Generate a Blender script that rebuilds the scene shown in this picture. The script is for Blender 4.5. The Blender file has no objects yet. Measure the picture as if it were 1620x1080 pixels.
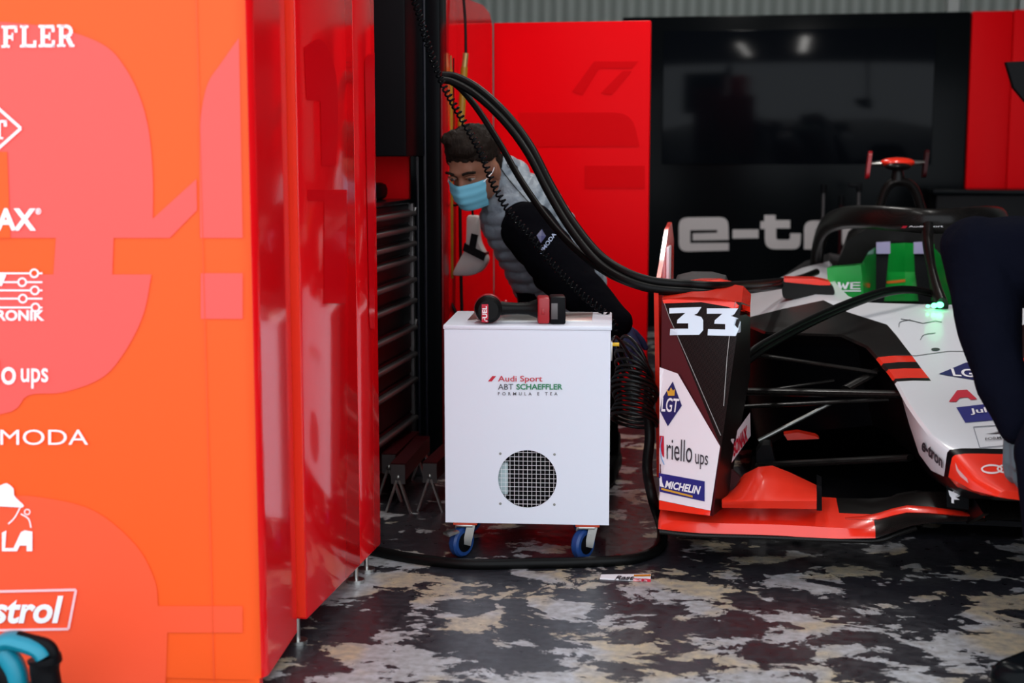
import bpy, bmesh, math, random
from mathutils import Vector, Matrix, noise
from mathutils.bvhtree import BVHTree
random.seed(4)
V = Vector
C = bpy.context.collection
SC = bpy.context.scene
# ------------------------------------------------------------------ camera, light, exposure
F = 2250.0; H = 1.06; YAW = math.radians(10); PT = math.atan(295 / 2250)
cam = bpy.data.cameras.new('camera'); cam.lens = F / 1620 * 36; cam.sensor_width = 36
cam.clip_start = .05; cam.clip_end = 100
cam.dof.use_dof = True; cam.dof.focus_distance = 3.75; cam.dof.aperture_fstop = 3.2
camo = bpy.data.objects.new('camera', cam); C.objects.link(camo)
camo.location = (0, 0, H); camo.rotation_euler = (math.pi / 2 - PT, 0, YAW)
SC.camera = camo
SC.view_settings.view_transform = 'Standard'; SC.view_settings.look = 'None'
SC.view_settings.gamma = 1; SC.view_settings.use_curve_mapping = False
SC.view_settings.exposure = 0.0
w = bpy.data.worlds.new('overcast_sky'); SC.world = w; w.use_nodes = True
w.node_tree.nodes['Background'].inputs[0].default_value = (.86, .93, 1, 1)
w.node_tree.nodes['Background'].inputs[1].default_value = 2.3
def area_light(name, loc, aim, sx, sy, power, col=(1, 1, 1)):
    l = bpy.data.lights.new(name, 'AREA'); l.shape = 'RECTANGLE'; l.size = sx; l.size_y = sy; l.energy = power; l.color = col
    o = bpy.data.objects.new(name, l); C.objects.link(o); o.location = loc
    o.rotation_euler = (V(aim) - V(loc)).to_track_quat('-Z', 'Y').to_euler(); return o
FW = V((-math.sin(YAW) * math.cos(PT), math.cos(YAW) * math.cos(PT), -math.sin(PT)))
RT = V((math.cos(YAW), math.sin(YAW), 0)); UP = RT.cross(FW); C0 = V((0, 0, H))
def ray(u, v): return FW + RT * ((u - 810) / F) + UP * ((540 - v) / F)
def aY(u, v, Y): r = ray(u, v); return C0 + r * (Y / r.y)
def aX(u, v, X): r = ray(u, v); return C0 + r * (X / r.x)
def aZ(u, v, Z): r = ray(u, v); return C0 + r * ((Z - H) / r.z)
def pj(p):
    d = V(p) - C0; z = d.dot(FW); return 810 + F * d.dot(RT) / z, 540 - F * d.dot(UP) / z
# ------------------------------------------------------------------ materials
def mat(name, col, rough=.5, metal=0, coat=0, spec=.5, emit=None, es=0):
    m = bpy.data.materials.new(name); m.use_nodes = True
    b = m.node_tree.nodes['Principled BSDF']; I = b.inputs
    I['Base Color'].default_value = (*col, 1); I['Roughness'].default_value = rough; I['Metallic'].default_value = metal
    I['Coat Weight'].default_value = coat; I['Coat Roughness'].default_value = .05; I['Specular IOR Level'].default_value = spec
    if emit: I['Emission Color'].default_value = (*emit, 1); I['Emission Strength'].default_value = es
    return m
def nd(m, t, **k):
    n = m.node_tree.nodes.new(t)
    for a, b in k.items():
        if a in n.inputs: n.inputs[a].default_value = b
        else: setattr(n, a, b)
    return n
def lk(m, a, b): m.node_tree.links.new(a, b)
def bsdf(m): return m.node_tree.nodes['Principled BSDF']
def bump(m, src, strength=.3, dist=.002):
    b = nd(m, 'ShaderNodeBump'); b.inputs['Strength'].default_value = strength; b.inputs['Distance'].default_value = dist
    lk(m, src, b.inputs['Height']); lk(m, b.outputs[0], bsdf(m).inputs['Normal'])
def coords(m, kind='Object', scale=(1, 1, 1)):
    t = nd(m, 'ShaderNodeTexCoord'); mp = nd(m, 'ShaderNodeMapping'); mp.inputs['Scale'].default_value = scale
    lk(m, t.outputs[kind], mp.inputs[0]); return mp.outputs[0]
def mixcol(m, fac, a, b):
    r = nd(m, 'ShaderNodeMix', data_type='RGBA')
    if hasattr(fac, 'is_linked'): lk(m, fac, r.inputs[0])
    else: r.inputs[0].default_value = fac
    for s, c in ((6, a), (7, b)):
        if hasattr(c, 'is_linked'): lk(m, c, r.inputs[s])
        else: r.inputs[s].default_value = (*c, 1)
    return r.outputs[2]
def ramp(m, src, p0, p1, c0=(0, 0, 0), c1=(1, 1, 1)):
    r = nd(m, 'ShaderNodeValToRGB'); e = r.color_ramp.elements
    e[0].position = p0; e[1].position = p1; e[0].color = (*c0, 1); e[1].color = (*c1, 1)
    lk(m, src, r.inputs[0]); return r.outputs[0]
RED = mat("gloss_red", (.86, .004, .008), .12, coat=.2)
REDM = mat('red_panel', (.86, .001, .005), .4, spec=.05)
ORANGE = mat('orange_red_vinyl', (.95, .098, .012), .4, spec=.25)
PINK = mat('pale_red_vinyl', (.95, .098, .085), .4, spec=.25)
REDG = mat('red_ghost_print', (.80, .003, .008), .12, coat=.2)
FLUO = mat('fluo_red_paint', (.95, .035, .014), .25, coat=.4)
WHITE = mat('white_paint', (.80, .82, .86), .3, coat=.3)
WCART = mat('white_powder_coat', (.79, .84, .93), .42)
WLET = mat('white_vinyl', (.92, .9, .93), .4)
WPINK = mat('white_gloss_vinyl', (.90, .84, .88), .3)
BLACK = mat('black_plastic', (.003, .003, .004), .45, spec=.1)
BGLOSS = mat('black_gloss', (.003, .004, .005), .22, spec=.06)
BRUB = mat('black_rubber', (.003, .003, .003), .42, spec=.14)
GREYR = mat('grey_tyre_rubber', (.020, .020, .021), .7)
CARB = mat('carbon_fibre', (.008, .008, .008), .30, coat=.04, spec=.14)
ck = nd(CARB, 'ShaderNodeTexChecker', Scale=260.0); lk(CARB, coords(CARB), ck.inputs[0])
lk(CARB, mixcol(CARB, ck.outputs[1], (.004, .004, .004), (.013, .011, .010)), bsdf(CARB).inputs['Base Color'])
STEEL = mat('brushed_steel', (.55, .55, .53), .3, 1)
DSTEEL = mat('dull_steel', (.30, .30, .28), .45, 1)
GREYM = mat('dark_grey_metal', (.10, .09, .09), .38, .6)
BLUE = mat('blue_castor_rubber', (.01, .05, .20), .45)
GREEN = mat('green_paint', (.006, .36, .045), .3, coat=.2)
GLET = mat('green_lettering', (.02, .24, .10), .5)
RLET = mat('crimson_lettering', (.55, .005, .03), .5)
DLET = mat('dark_lettering', (.03, .03, .04), .5)
NAVY = mat('navy_vinyl', (.012, .018, .12), .4)
BVIN = mat('blue_vinyl', (.015, .02, .20), .4)
YEL = mat('yellow_plastic', (.75, .42, .01), .45)
TEAL = mat('teal_plastic', (.0, .23, .33), .4)
TOOLRED = mat('dark_red_plastic', (.35, .004, .010), .35)
DRED = mat('dark_red_metal', (.030, .0015, .003), .4, spec=.15)
LED = mat('green_led', (.1, .9, .3), .3, emit=(.1, 1, .35), es=5)
SKIN = mat('skin', (.27, .115, .07), .5, spec=.25); bsdf(SKIN).inputs['Subsurface Weight'].default_value = .1
HAIR = mat('brown_hair', (.016, .010, .007), .6, spec=.12)
hn = nd(HAIR, 'ShaderNodeTexNoise', Scale=1.0, Detail=4.0); lk(HAIR, coords(HAIR, 'Object', (260, 260, 40)), hn.inputs[0]); bump(HAIR, hn.outputs[0], .8, .006)
lk(HAIR, mixcol(HAIR, hn.outputs[0], (.005, .003, .002), (.022, .013, .009)), bsdf(HAIR).inputs['Base Color'])
MASK = mat('blue_mask_fabric', (.18, .52, .68), .8)
CLOTH = mat('black_cloth', (.0025, .0025, .004), .9, spec=.03)
NCLOTH = mat('navy_cloth', (.003, .0035, .008), .9, spec=.03)
for m_ in (CLOTH, NCLOTH):
    n_ = nd(m_, 'ShaderNodeTexNoise', Scale=9.0, Detail=4.0); lk(m_, coords(m_), n_.inputs[0]); bump(m_, n_.outputs[0], .6, .03)
VEST = mat('quilted_grey_fabric', (.22, .26, .30), .45)
n_ = nd(VEST, 'ShaderNodeTexNoise', Scale=45.0, Detail=4.0); lk(VEST, coords(VEST), n_.inputs[0]); bump(VEST, n_.outputs[0], .5, .012)
GLOVE = mat('grey_glove', (.10, .13, .15), .7); BGLOVE = mat('blue_glove', (.02, .04, .12), .6)
PAD = mat('off_white_padding', (.48, .46, .45), .6)
ORSTR = mat('orange_stripe', (.85, .16, .02), .4)
LILAC = mat('lilac_padding', (.42, .38, .60), .7)
GOLD = mat('gold_print', (.7, .36, .03), .5)
# floor: worn paint over dark concrete, with indoor shade painted in
FLOOR = mat('worn_concrete_painted_shade', (.1, .1, .1), .35)
def floor_nodes(m):
    c1 = coords(m, 'Object', (1.0, 1.25, 1)); n1 = nd(m, 'ShaderNodeTexNoise', Scale=6.5, Detail=10.0, Roughness=.66, Distortion=.25); lk(m, c1, n1.inputs[0])
    vo = nd(m, 'ShaderNodeTexVoronoi', Scale=.55, distance='CHEBYCHEV', feature='F1'); lk(m, coords(m, 'Object', (1, .8, 1)), vo.inputs[0])
    a = nd(m, 'ShaderNodeMath', operation='MULTIPLY_ADD'); lk(m, vo.outputs['Color'], a.inputs[0]); a.inputs[1].default_value = .10; lk(m, n1.outputs[0], a.inputs[2])
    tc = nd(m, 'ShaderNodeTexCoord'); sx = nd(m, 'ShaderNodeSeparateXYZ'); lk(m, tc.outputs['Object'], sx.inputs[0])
    mr = nd(m, 'ShaderNodeMapRange'); lk(m, sx.outputs['Y'], mr.inputs[0])  # fewer paint patches further in, imitating the shade inside the garage
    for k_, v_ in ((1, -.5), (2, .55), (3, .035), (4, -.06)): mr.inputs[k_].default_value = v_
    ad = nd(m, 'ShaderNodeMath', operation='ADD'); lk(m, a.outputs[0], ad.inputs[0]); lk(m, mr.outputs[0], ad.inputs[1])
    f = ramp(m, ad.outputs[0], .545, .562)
    n2 = nd(m, 'ShaderNodeTexNoise', Scale=3.0, Detail=3.0); lk(m, coords(m, 'Object', (1.2, 1.6, 1)), n2.inputs[0])
    paint = mixcol(m, ramp(m, n2.outputs[0], .47, .56), (.42, .43, .45), (.47, .39, .26))
    n3 = nd(m, 'ShaderNodeTexNoise', Scale=40.0, Detail=5.0); lk(m, coords(m), n3.inputs[0])
    paint = mixcol(m, ramp(m, n3.outputs[0], .35, .75), paint, (.22, .21, .20))
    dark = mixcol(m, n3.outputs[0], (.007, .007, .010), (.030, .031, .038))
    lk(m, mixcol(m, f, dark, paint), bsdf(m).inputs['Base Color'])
    lk(m, ramp(m, n3.outputs[0], .2, .8, (.22,) * 3, (.5,) * 3), bsdf(m).inputs['Roughness'])
    bump(m, f, .25, .001)
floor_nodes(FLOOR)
CORR = mat('corrugated_grey_cladding', (.30, .33, .31), .6)
wv = nd(CORR, 'ShaderNodeTexWave', Scale=1.0, wave_type='BANDS', bands_direction='X'); lk(CORR, coords(CORR, 'Object', (3.4, 1, 1)), wv.inputs[0])
lk(CORR, mixcol(CORR, wv.outputs[0], (.36, .40, .36), (.58, .63, .58)), bsdf(CORR).inputs['Base Color']); bump(CORR, wv.outputs[0], .6, .02)
DARKW = mat('dark_grey_wall', (.05, .05, .055), .7)
ADDED_LAMP = mat('added_lamp_tube', (1, 1, 1), .5, emit=(1, .97, .92), es=6)
# ------------------------------------------------------------------ mesh helpers
ORG = {}
class MB:
    def __init__(s, xf=None): s.v = []; s.f = []; s.m = []; s.xf = xf
    def add(s, vs, fs, mi=0):
        o = len(s.v)
        for p in vs:
            p = V(p); s.v.append(s.xf @ p if s.xf else p)
        for f in fs: s.f.append([i + o for i in f]); s.m.append(mi)
        return s
    def bm(s, b, mi=0):
        b.verts.index_update(); s.add([v.co.copy() for v in b.verts], [[v.index for v in f.verts] for f in b.faces], mi); b.free(); return s
    def box(s, x0, x1, y0, y1, z0, z1, bev=0, mi=0, seg=2):
        b = bmesh.new(); bmesh.ops.create_cube(b, size=1)
        for v in b.verts: v.co = V(((x0 + x1) / 2 + v.co.x * (x1 - x0), (y0 + y1) / 2 + v.co.y * (y1 - y0), (z0 + z1) / 2 + v.co.z * (z1 - z0)))
        if bev: bmesh.ops.bevel(b, geom=b.edges[:], offset=bev, segments=seg, affect='EDGES', profile=.5)
        return s.bm(b, mi)
    def bar(s, a, b_, w_, h_, mi=0):
        a = V(a); b_ = V(b_); d = (b_ - a).normalized(); u = d.cross(V((0, 0, 1)))
        if u.length < .01: u = V((1, 0, 0))
        u.normalize(); n = u.cross(d); vs = []
        for p in (a, b_):
            for i, j in ((-1, -1), (1, -1), (1, 1), (-1, 1)): vs.append(p + u * (i * w_ / 2) + n * (j * h_ / 2))
        return s.add(vs, [(3, 2, 1, 0), (4, 5, 6, 7), (0, 1, 5, 4), (1, 2, 6, 5), (2, 3, 7, 6), (3, 0, 4, 7)], mi)
    def tube(s, pts, r, n=10, mi=0, closed=False, sq=None):
        pts = [V(p) for p in pts]; N = len(pts); rs = r if isinstance(r, (list, tuple)) else [r] * N
        vs = []; fs = []; up = None
        for i, p in enumerate(pts):
            t = (pts[(i + 1) % N] - pts[i - 1]) if closed else (pts[min(i + 1, N - 1)] - pts[max(i - 1, 0)])
            t.normalize()
            if up is None:
                up = V((0, 0, 1)) if abs(t.z) < .9 else V((1, 0, 0))
            up = (up - t * up.dot(t)).normalized(); sd = t.cross(up)
            for k in range(n):
                a = 2 * math.pi * k / n; q = sq or (1, 1)
                vs.append(p + sd * (math.cos(a) * rs[i] * q[0]) + up * (math.sin(a) * rs[i] * q[1]))
        for i in range(N if closed else N - 1):
            for k in range(n):
                a, b = i * n + k, i * n + (k + 1) % n; c, d = ((i + 1) % N) * n + (k + 1) % n, ((i + 1) % N) * n + k
                fs.append((a, b, c, d))
        if not closed: fs.append(list(range(n))[::-1]); fs.append([(N - 1) * n + k for k in range(n)])
        return s.add(vs, fs, mi)
    def cyl(s, a, b, r, r2=None, n=20, mi=0): return s.tube([a, b], [r, r if r2 is None else r2], n, mi)
    def sph(s, c, r, mi=0, n=16, rot=None):
        r = (r, r, r) if not isinstance(r, (tuple, list)) else r
        b = bmesh.new(); bmesh.ops.create_uvsphere(b, u_segments=n, v_segments=max(6, n * 2 // 3), radius=1)
        for v in b.verts:
            p = V((v.co.x * r[0], v.co.y * r[1], v.co.z * r[2])); v.co = (rot @ p if rot else p) + V(c)
        return s.bm(b, mi)
    def prism(s, pts, off, mi=0):
        pts = [V(p) for p in pts]; off = V(off); n = len(pts)
        return s.add(pts + [p + off for p in pts], [list(range(n)), list(range(2 * n - 1, n - 1, -1))] + [(i, i + n, (i + 1) % n + n, (i + 1) % n) for i in range(n)], mi)
    def grid(s, rows, mi=0, mf=None, close=False):
        n = len(rows[0]); vs = [p for r in rows for p in r]
        o = len(s.v); s.add(vs, [], mi)
        for i in range(len(rows) - 1):
            for j in range(n if close else n - 1):
                s.f.append([o + i * n + j, o + i * n + (j + 1) % n, o + (i + 1) * n + (j + 1) % n, o + (i + 1) * n + j]); s.m.append(mf(i, j) if mf else mi)
        return s
    def lathe(s, prof, c, ax, n=28, mi=0):
        ax = V(ax).normalized(); u = ax.orthogonal().normalized(); w_ = ax.cross(u); c = V(c)
        rows = [[c + ax * h + (u * math.cos(2 * math.pi * k / n) + w_ * math.sin(2 * math.pi * k / n)) * r for k in range(n)] for r, h in prof]
        s.grid(rows, mi, close=True)
        o = len(s.v) - n * len(prof)
        s.f.append([o + k for k in range(n)][::-1]); s.m.append(mi); s.f.append([o + (len(prof) - 1) * n + k for k in range(n)]); s.m.append(mi)
        return s
    def mirror(s, cx):
        o = len(s.v); s.v += [V((2 * cx - p.x, p.y, p.z)) for p in s.v]
        for f, m_ in list(zip(s.f, s.m)): s.f.append([i + o for i in f][::-1]); s.m.append(m_)
        return s
    def bvh(s): return BVHTree.FromPolygons([tuple(p) for p in s.v], [f for f in s.f])
    def build(s, name, mats, parent=None, smooth=35, fixn=True):
        if not isinstance(mats, (list, tuple)): mats = [mats]
        if parent is not None: og = ORG[parent.name]
        else:
            xs = [p.x for p in s.v]; ys = [p.y for p in s.v]; zs = [p.z for p in s.v]
            og = V(((min(xs) + max(xs)) / 2, (min(ys) + max(ys)) / 2, min(zs)))
        me = bpy.data.meshes.new(name); me.from_pydata([tuple(p - og) for p in s.v], [], s.f)
        for m_ in mats: me.materials.append(m_)
        for p, mi in zip(me.polygons, s.m): p.material_index = mi
        if fixn:
            b = bmesh.new(); b.from_mesh(me); bmesh.ops.recalc_face_normals(b, faces=b.faces[:]); b.to_mesh(me); b.free()
        me.update()
        if smooth:
            me.polygons.foreach_set('use_smooth', [True] * len(me.polygons)); me.set_sharp_from_angle(angle=math.radians(smooth))
        o = bpy.data.objects.new(name, me); C.objects.link(o)
        if parent is not None: o.parent = parent
        else: o.location = og
        ORG[o.name] = og; return o
def tag(o, label=None, cat=None, group=None, kind=None):
    for k, v in (('label', label), ('category', cat), ('group', group), ('kind', kind)):
        if v: o[k] = v
    return o
def thing(name, label, cat, loc, group=None):
    o = bpy.data.objects.new(name, None); C.objects.link(o); o.location = loc; o.empty_display_size = .1
    ORG[o.name] = V(loc); return tag(o, label, cat, group)
def copy_tree(o, parent=None):
    c = o.copy(); C.objects.link(c); c.parent = parent
    for ch in list(o.children): copy_tree(ch, c)
    return c
def spline(pts, n=8):
    pts = [V(p) for p in pts]; out = []
    P = [pts[0] * 2 - pts[1]] + pts + [pts[-1] * 2 - pts[-2]]
    for i in range(1, len(P) - 2):
        for k in range(n):
            t = k / n; a, b, c, d = P[i - 1], P[i], P[i + 1], P[i + 2]
            out.append(.5 * ((2 * b) + (c - a) * t + (2 * a - 5 * b + 4 * c - d) * t * t + (3 * b - a - 3 * c + d) * t ** 3))
    out.append(pts[-1]); return out
def evalmesh(o):
    bpy.context.view_layer.update(); dg = bpy.context.evaluated_depsgraph_get()
    me = bpy.data.meshes.new_from_object(o.evaluated_get(dg)); return me
# stickers: outlines laid on a surface along the line from the drawing viewpoint, then kept there as thin vinyl
def sticker(name, polys, m_, bvh, parent, off=.0012, mats=None):
    b = bmesh.new()
    for poly in polys:
        try: b.faces.new([b.verts.new((p[0], p[1], 0)) for p in poly])
        except ValueError: pass
    b.normal_update(); bmesh.ops.triangulate(b, faces=b.faces[:], ngon_method='EAR_CLIP')
    return lay(name, b, m_, bvh, parent, off)
def lay(name, b, m_, bvh, parent, off=.0012):
    for _ in range(4):
        big = [e for e in b.edges if e.calc_length() > 14]
        if not big: break
        bmesh.ops.subdivide_edges(b, edges=big, cuts=1); bmesh.ops.triangulate(b, faces=b.faces[:])
    last = None; mb = MB(); vs = []
    b.verts.index_update()
    miss = []
    for v in b.verts:
        r = ray(v.co.x, v.co.y).normalized(); h = bvh.ray_cast(C0, r)
        if h[0] is None: miss.append(v.index); vs.append(None); continue
        n = h[1] if h[1].dot(r) < 0 else -h[1]; last = (h[0], n); vs.append(h[0] + n * off - r * off)
    if last is None: b.free(); print('sticker missed', name); return None
    for i in miss:
        v = b.verts[i] if False else None
    b.verts.ensure_lookup_table()
    for i in miss:
        r = ray(b.verts[i].co.x, b.verts[i].co.y).normalized(); p0, n = last
        vs[i] = C0 + r * ((p0 - C0).dot(n) / r.dot(n)) + n * off - r * off
    mb.add(vs, [[v.index for v in f.verts] for f in b.faces]); b.free()
    return mb.build(name, m_, parent, smooth=0, fixn=False)
def textbm(s, bold=0.0, shear=0.0, space=1.0):
    cu = bpy.data.curves.new('t', 'FONT'); cu.body = s; cu.resolution_u = 4; cu.offset = bold; cu.shear = shear; cu.space_character = space; cu.fill_mode = 'FRONT'
    o = bpy.data.objects.new('t', cu); C.objects.link(o); me = evalmesh(o)
    b = bmesh.new(); b.from_mesh(me); bpy.data.objects.remove(o); bpy.data.meshes.remove(me); bpy.data.curves.remove(cu)
    xs = [v.co.x for v in b.verts]; ys = [v.co.y for v in b.verts]; x0, x1, y0, y1 = min(xs), max(xs), min(ys), max(ys)
    for v in b.verts: v.co = V(((v.co.x - x0) / (x1 - x0), (v.co.y - y0) / (y1 - y0), 0))
    return b
def text(s, q, m_, bvh, parent, name='lettering', bold=0.0, shear=0.0, space=1.0, off=.0016):
    """q: bottom-left, bottom-right, top-right, top-left"""
    b = textbm(s, bold, shear, space); q = [V((*p, 0)) for p in q]
    for v in b.verts:
        x, y = v.co.x, v.co.y; v.co = (q[0] * (1 - x) + q[1] * x) * (1 - y) + (q[3] * (1 - x) + q[2] * x) * y
    return lay(name, b, m_, bvh, parent, off)
def rq(x0, y0, x1, y1, dy=0): return [(x0, y1), (x1, y1 + dy), (x1, y0 + dy), (x0, y0)]
def rect(x0, y0, x1, y1): return [(x0, y0), (x1, y0), (x1, y1), (x0, y1)]
def ring(cx, cy, rx, ry, wd, n=28):
    P = lambda k, s: (cx + math.cos(k * 2 * math.pi / n) * (rx - s), cy + math.sin(k * 2 * math.pi / n) * (ry - s))
    return [[P(k, 0), P(k + 1, 0), P(k + 1, wd), P(k, wd)] for k in range(n)]
def stroke(pts, wd):
    out = []
    for a, b in zip(pts, pts[1:]):
        dx, dy = b[0] - a[0], b[1] - a[1]; L = math.hypot(dx, dy) or 1; nx, ny = -dy / L * wd / 2, dx / L * wd / 2
        out.append([(a[0] + nx, a[1] + ny), (b[0] + nx, b[1] + ny), (b[0] - nx, b[1] - ny), (a[0] - nx, a[1] - ny)])
    return out
def rnd(pts, r, n=4):
    out = []; N = len(pts)
    for i in range(N):
        p = V((*pts[i], 0)); a = V((*pts[i - 1], 0)); b = V((*pts[(i + 1) % N], 0)); rr = r[i] if isinstance(r, (list, tuple)) else r
        if rr <= 0: out.append(pts[i]); continue
        d1 = (a - p); d2 = (b - p); k = min(rr, d1.length * .49, d2.length * .49); s, e = p + d1.normalized() * k, p + d2.normalized() * k
        for j in range(n + 1):
            t = j / n; q = s * (1 - t) ** 2 + p * 2 * t * (1 - t) + e * t * t; out.append((q.x, q.y))
    return out
def union(balls, voxel, smooth=4):
    """closed tapered limbs and balls fused into one continuous skin"""
    mb = MB()
    for bl in balls:
        if len(bl) == 2: mb.sph(bl[0], bl[1], n=18)
        elif len(bl) == 3 and not isinstance(bl[2], (int, float)): mb.sph(bl[0], bl[1], n=18, rot=bl[2])
        else:
            a, b, r0, r1 = V(bl[0]), V(bl[1]), bl[2], bl[3]
            mb.tube([a, b], [r0, r1], 18); mb.sph(a, r0, n=18); mb.sph(b, r1, n=18)
    o = mb.build('tmp', BLACK, None); og = ORG[o.name].copy()
    md = o.modifiers.new('r', 'REMESH'); md.mode = 'VOXEL'; md.voxel_size = voxel
    sm = o.modifiers.new('s', 'SMOOTH'); sm.iterations = smooth; sm.factor = .5
    me = evalmesh(o); out = MB()
    out.add([v.co + og for v in me.vertices], [list(p.vertices) for p in me.polygons])
    bpy.data.objects.remove(o); bpy.data.meshes.remove(me); return out
# ------------------------------------------------------------------ the garage shell
def struct(name, mb, m_): o = mb.build(name, m_, None); o['kind'] = 'structure'; return o
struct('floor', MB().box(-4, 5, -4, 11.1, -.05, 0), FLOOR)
struct('ceiling', MB().box(-4, 5, 1.9, 11.1, 3.4, 3.5), DARKW)
struct('wall_left', MB().box(-4.1, -4, 1.9, 11.1, 0, 3.4), DARKW)
struct('wall_right', MB().box(5, 5.1, 1.9, 11.1, 0, 3.4), DARKW)
struct('wall_back', MB().box(-4, 5, 11, 11.1, 0, 3.4), CORR)
gp = MB()
for x0, x1 in ((1.28, 1.36), (1.78, 1.84), (2.02, 2.10)): gp.box(x0, x1, 10.92, 11, 0, 3.4)
struct('trim_1', gp, DSTEEL)
def added_ceiling_lamp(x, y, lab, power=24):  # unseen tube lamps, added to brighten the garage interior
    t = thing('added_ceiling_lamp', lab, 'lamp', (x, y, 3.3))
    MB().box(x - .09, x + .09, y - .75, y + .75, 3.33, 3.4, .01).build('added_lamp_housing', WHITE, t)
    MB().cyl((x, y - .7, 3.31), (x, y + .7, 3.31), .02, n=10).build('added_lamp_tube', ADDED_LAMP, t)
    area_light('added_fill_light', (x, y, 3.27), (x, y, 0), .15, 1.4, power, (1, .97, .93))
added_ceiling_lamp(-.5, 7.2, 'added unseen ceiling tube lamp over the black display wall')
added_ceiling_lamp(.4, 4.6, 'added unseen ceiling tube lamp straight above the race car')
added_ceiling_lamp(-.9, 4.2, 'added unseen ceiling tube lamp above the bending mechanic', 16)
# black display wall with its red right end, at the back
YB = 8.8
def wallquad(mb, x0, x1, z1, y0, y1, mi=0): return mb.box(x0, x1, y0, y1, 0, z1, .01, mi)
t = thing('display_wall', 'tall black display wall with big pale lettering at the back of the garage', 'display wall', (.2, YB, 0))
dw = MB().box(-.87, 1.165, YB, YB + .12, 0, 1.888, .008)
dwb = dw.bvh(); dw.build('panel', BGLOSS, t)
MB().box(-.62, .97, YB - .012, YB - .001, 1.005, 1.80, .003).build('screen', mat('screen_glass', (.003, .004, .006), .10, spec=.10), t)
LT = mat('warm_grey_letter', (.62, .56, .55), .45)
def wallletters():
    e = [rnd([(1074, 398), (1074, 344), (1152, 343), (1153, 379), (1096, 380), (1096, 369), (1135, 368), (1135, 363.5), (1092, 364), (1092, 384.5), (1153, 384), (1153, 396)], [14, 14, 14, 0, 0, 0, 2, 2, 0, 0, 0, 0])]
    d = [[(1159, 377), (1200, 376.5), (1200, 362.5), (1159, 363)]]
    tt = [rnd([(1209, 340), (1227, 340), (1227, 348), (1250, 348), (1250, 361), (1228, 361), (1228, 379), (1250, 379), (1250, 369), (1267, 369), (1266, 394), (1210, 394), (1210, 362), (1203, 362), (1203, 350), (1209, 350)], [0, 0, 0, 0, 0, 0, 4, 4, 0, 0, 12, 16, 0, 0, 0, 0])]
    r = [rnd([(1272, 394), (1272, 349), (1325, 348), (1325, 361), (1290, 361), (1290, 394)], [0, 14, 0, 0, 5, 0])]
    o = [rnd([(1332, 394), (1332, 348), (1400, 347), (1400, 360), (1350, 361), (1350, 381), (1400, 380), (1400, 393)], [14, 14, 0, 0, 0, 0, 0, 0]), rnd([(1400, 347), (1418, 347), (1418, 393), (1400, 393), (1400, 380), (1401, 360)], [0, 12, 12, 0, 0, 0])]
    n = [rnd([(1425, 393), (1425, 347), (1505, 346), (1505, 392), (1488, 392), (1488, 359), (1443, 360), (1443, 393)], [0, 0, 14, 0, 0, 5, 0, 0])]
    return e, d, tt, r, o, n
for ps in wallletters(): sticker('lettering', ps, LT, dwb, t, .004)
t = thing('red_wall_panel', 'tall red display panel right of the black wall', 'display panel', (1.5, YB, 0))
MB().box(1.172, 1.40, YB - .01, YB + .12, 0, 1.888, .006).build('panel', REDM, t)
MB().box(1.404, 2.2, YB - .01, YB + .12, 0, 1.893, .006).build('panel', REDM, t)
# red partition behind the mechanic and the glossy red side panel beside him
YP = 5.65
t = thing('red_partition', 'plain red partition behind the bending mechanic, left of the black wall', 'partition', (-.75, YP, 0))
rp = MB().box(-1.07, -.449, YP, YP + .05, .03, 1.578, .004); rb = rp.bvh(); rp.build('panel', REDM, t)
GH = mat('darker_red_print', (.74, .001, .004), .4, spec=.05)
for ps in ([[(905, 145), (940, 97), (1010, 97), (1000, 108), (948, 108), (922, 150)]], [[(950, 148), (985, 112), (1000, 112), (968, 150)]], [rnd([(820, 178), (1000, 178), (1012, 232), (830, 232)], [0, 40, 0, 0])], [[(925, 262), (1020, 262), (1020, 298), (925, 298)]]):
    sticker('print', ps, GH, rb, t)
for x in (-1.0, -.52): MB().cyl((x, YP + .025, 0), (x, YP + .025, .04), .012).build('foot', DSTEEL, t)
t = thing('red_side_panel', 'glossy red panel standing edge on beside the mechanic', 'display panel', (-1.1, 5.1, 0))
sp = [aX(u, v, -1.07) for u, v in ((703, 0), (742, 0), (764, 8), (775, 22), (779, 42))]
z0 = .03; pts = [V((-1.07, 4.76, z0)), V((-1.07, 4.76, 2.2)), V((-1.07, 5.15, 2.2))] + sp[1:] + [V((-1.07, 5.645, z0))]
MB().prism(pts, (-.04, 0, 0)).build('panel', mat('mirror_gloss_red', (.74, .004, .008), .09, coat=.5), t)
for y in (4.85, 5.55): MB().cyl((-1.09, y, 0), (-1.09, y, .04), .012).build('foot', DSTEEL, t)
# ------------------------------------------------------------------ foreground sponsor panel
t = thing('sponsor_panel', 'orange red foreground panel with a column of white sponsor lettering', 'display panel', (-1.6, 2.75, 0))
X1, Y1, R = -.943, 2.557, .035
XR = Matrix.Translation((X1, Y1, 0)) @ Matrix.Rotation(math.radians(6), 4, 'Z') @ Matrix.Translation((-X1, -Y1, 0))
fp = MB(XR); prof = []
for k in range(9): a = math.pi / 2 * k / 8; prof.append((X1 - R + R * math.sin(a), Y1 + R - R * math.cos(a)))
outl = [(-2.3, Y1)] + prof + [(X1, 2.842), (-2.3, 2.842)]
fp.prism([V((x, y, .038)) for x, y in outl], (0, 0, 2.5)); fp.box(-2.3, X1 - .012, Y1 + .003, Y1 + .03, .004, .04)
front = MB(XR).add([(-2.4, Y1, 0), (X1, Y1, 0), (X1, Y1, 2.6), (-2.4, Y1, 2.6)], [(0, 1, 2, 3)]).bvh()
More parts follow.
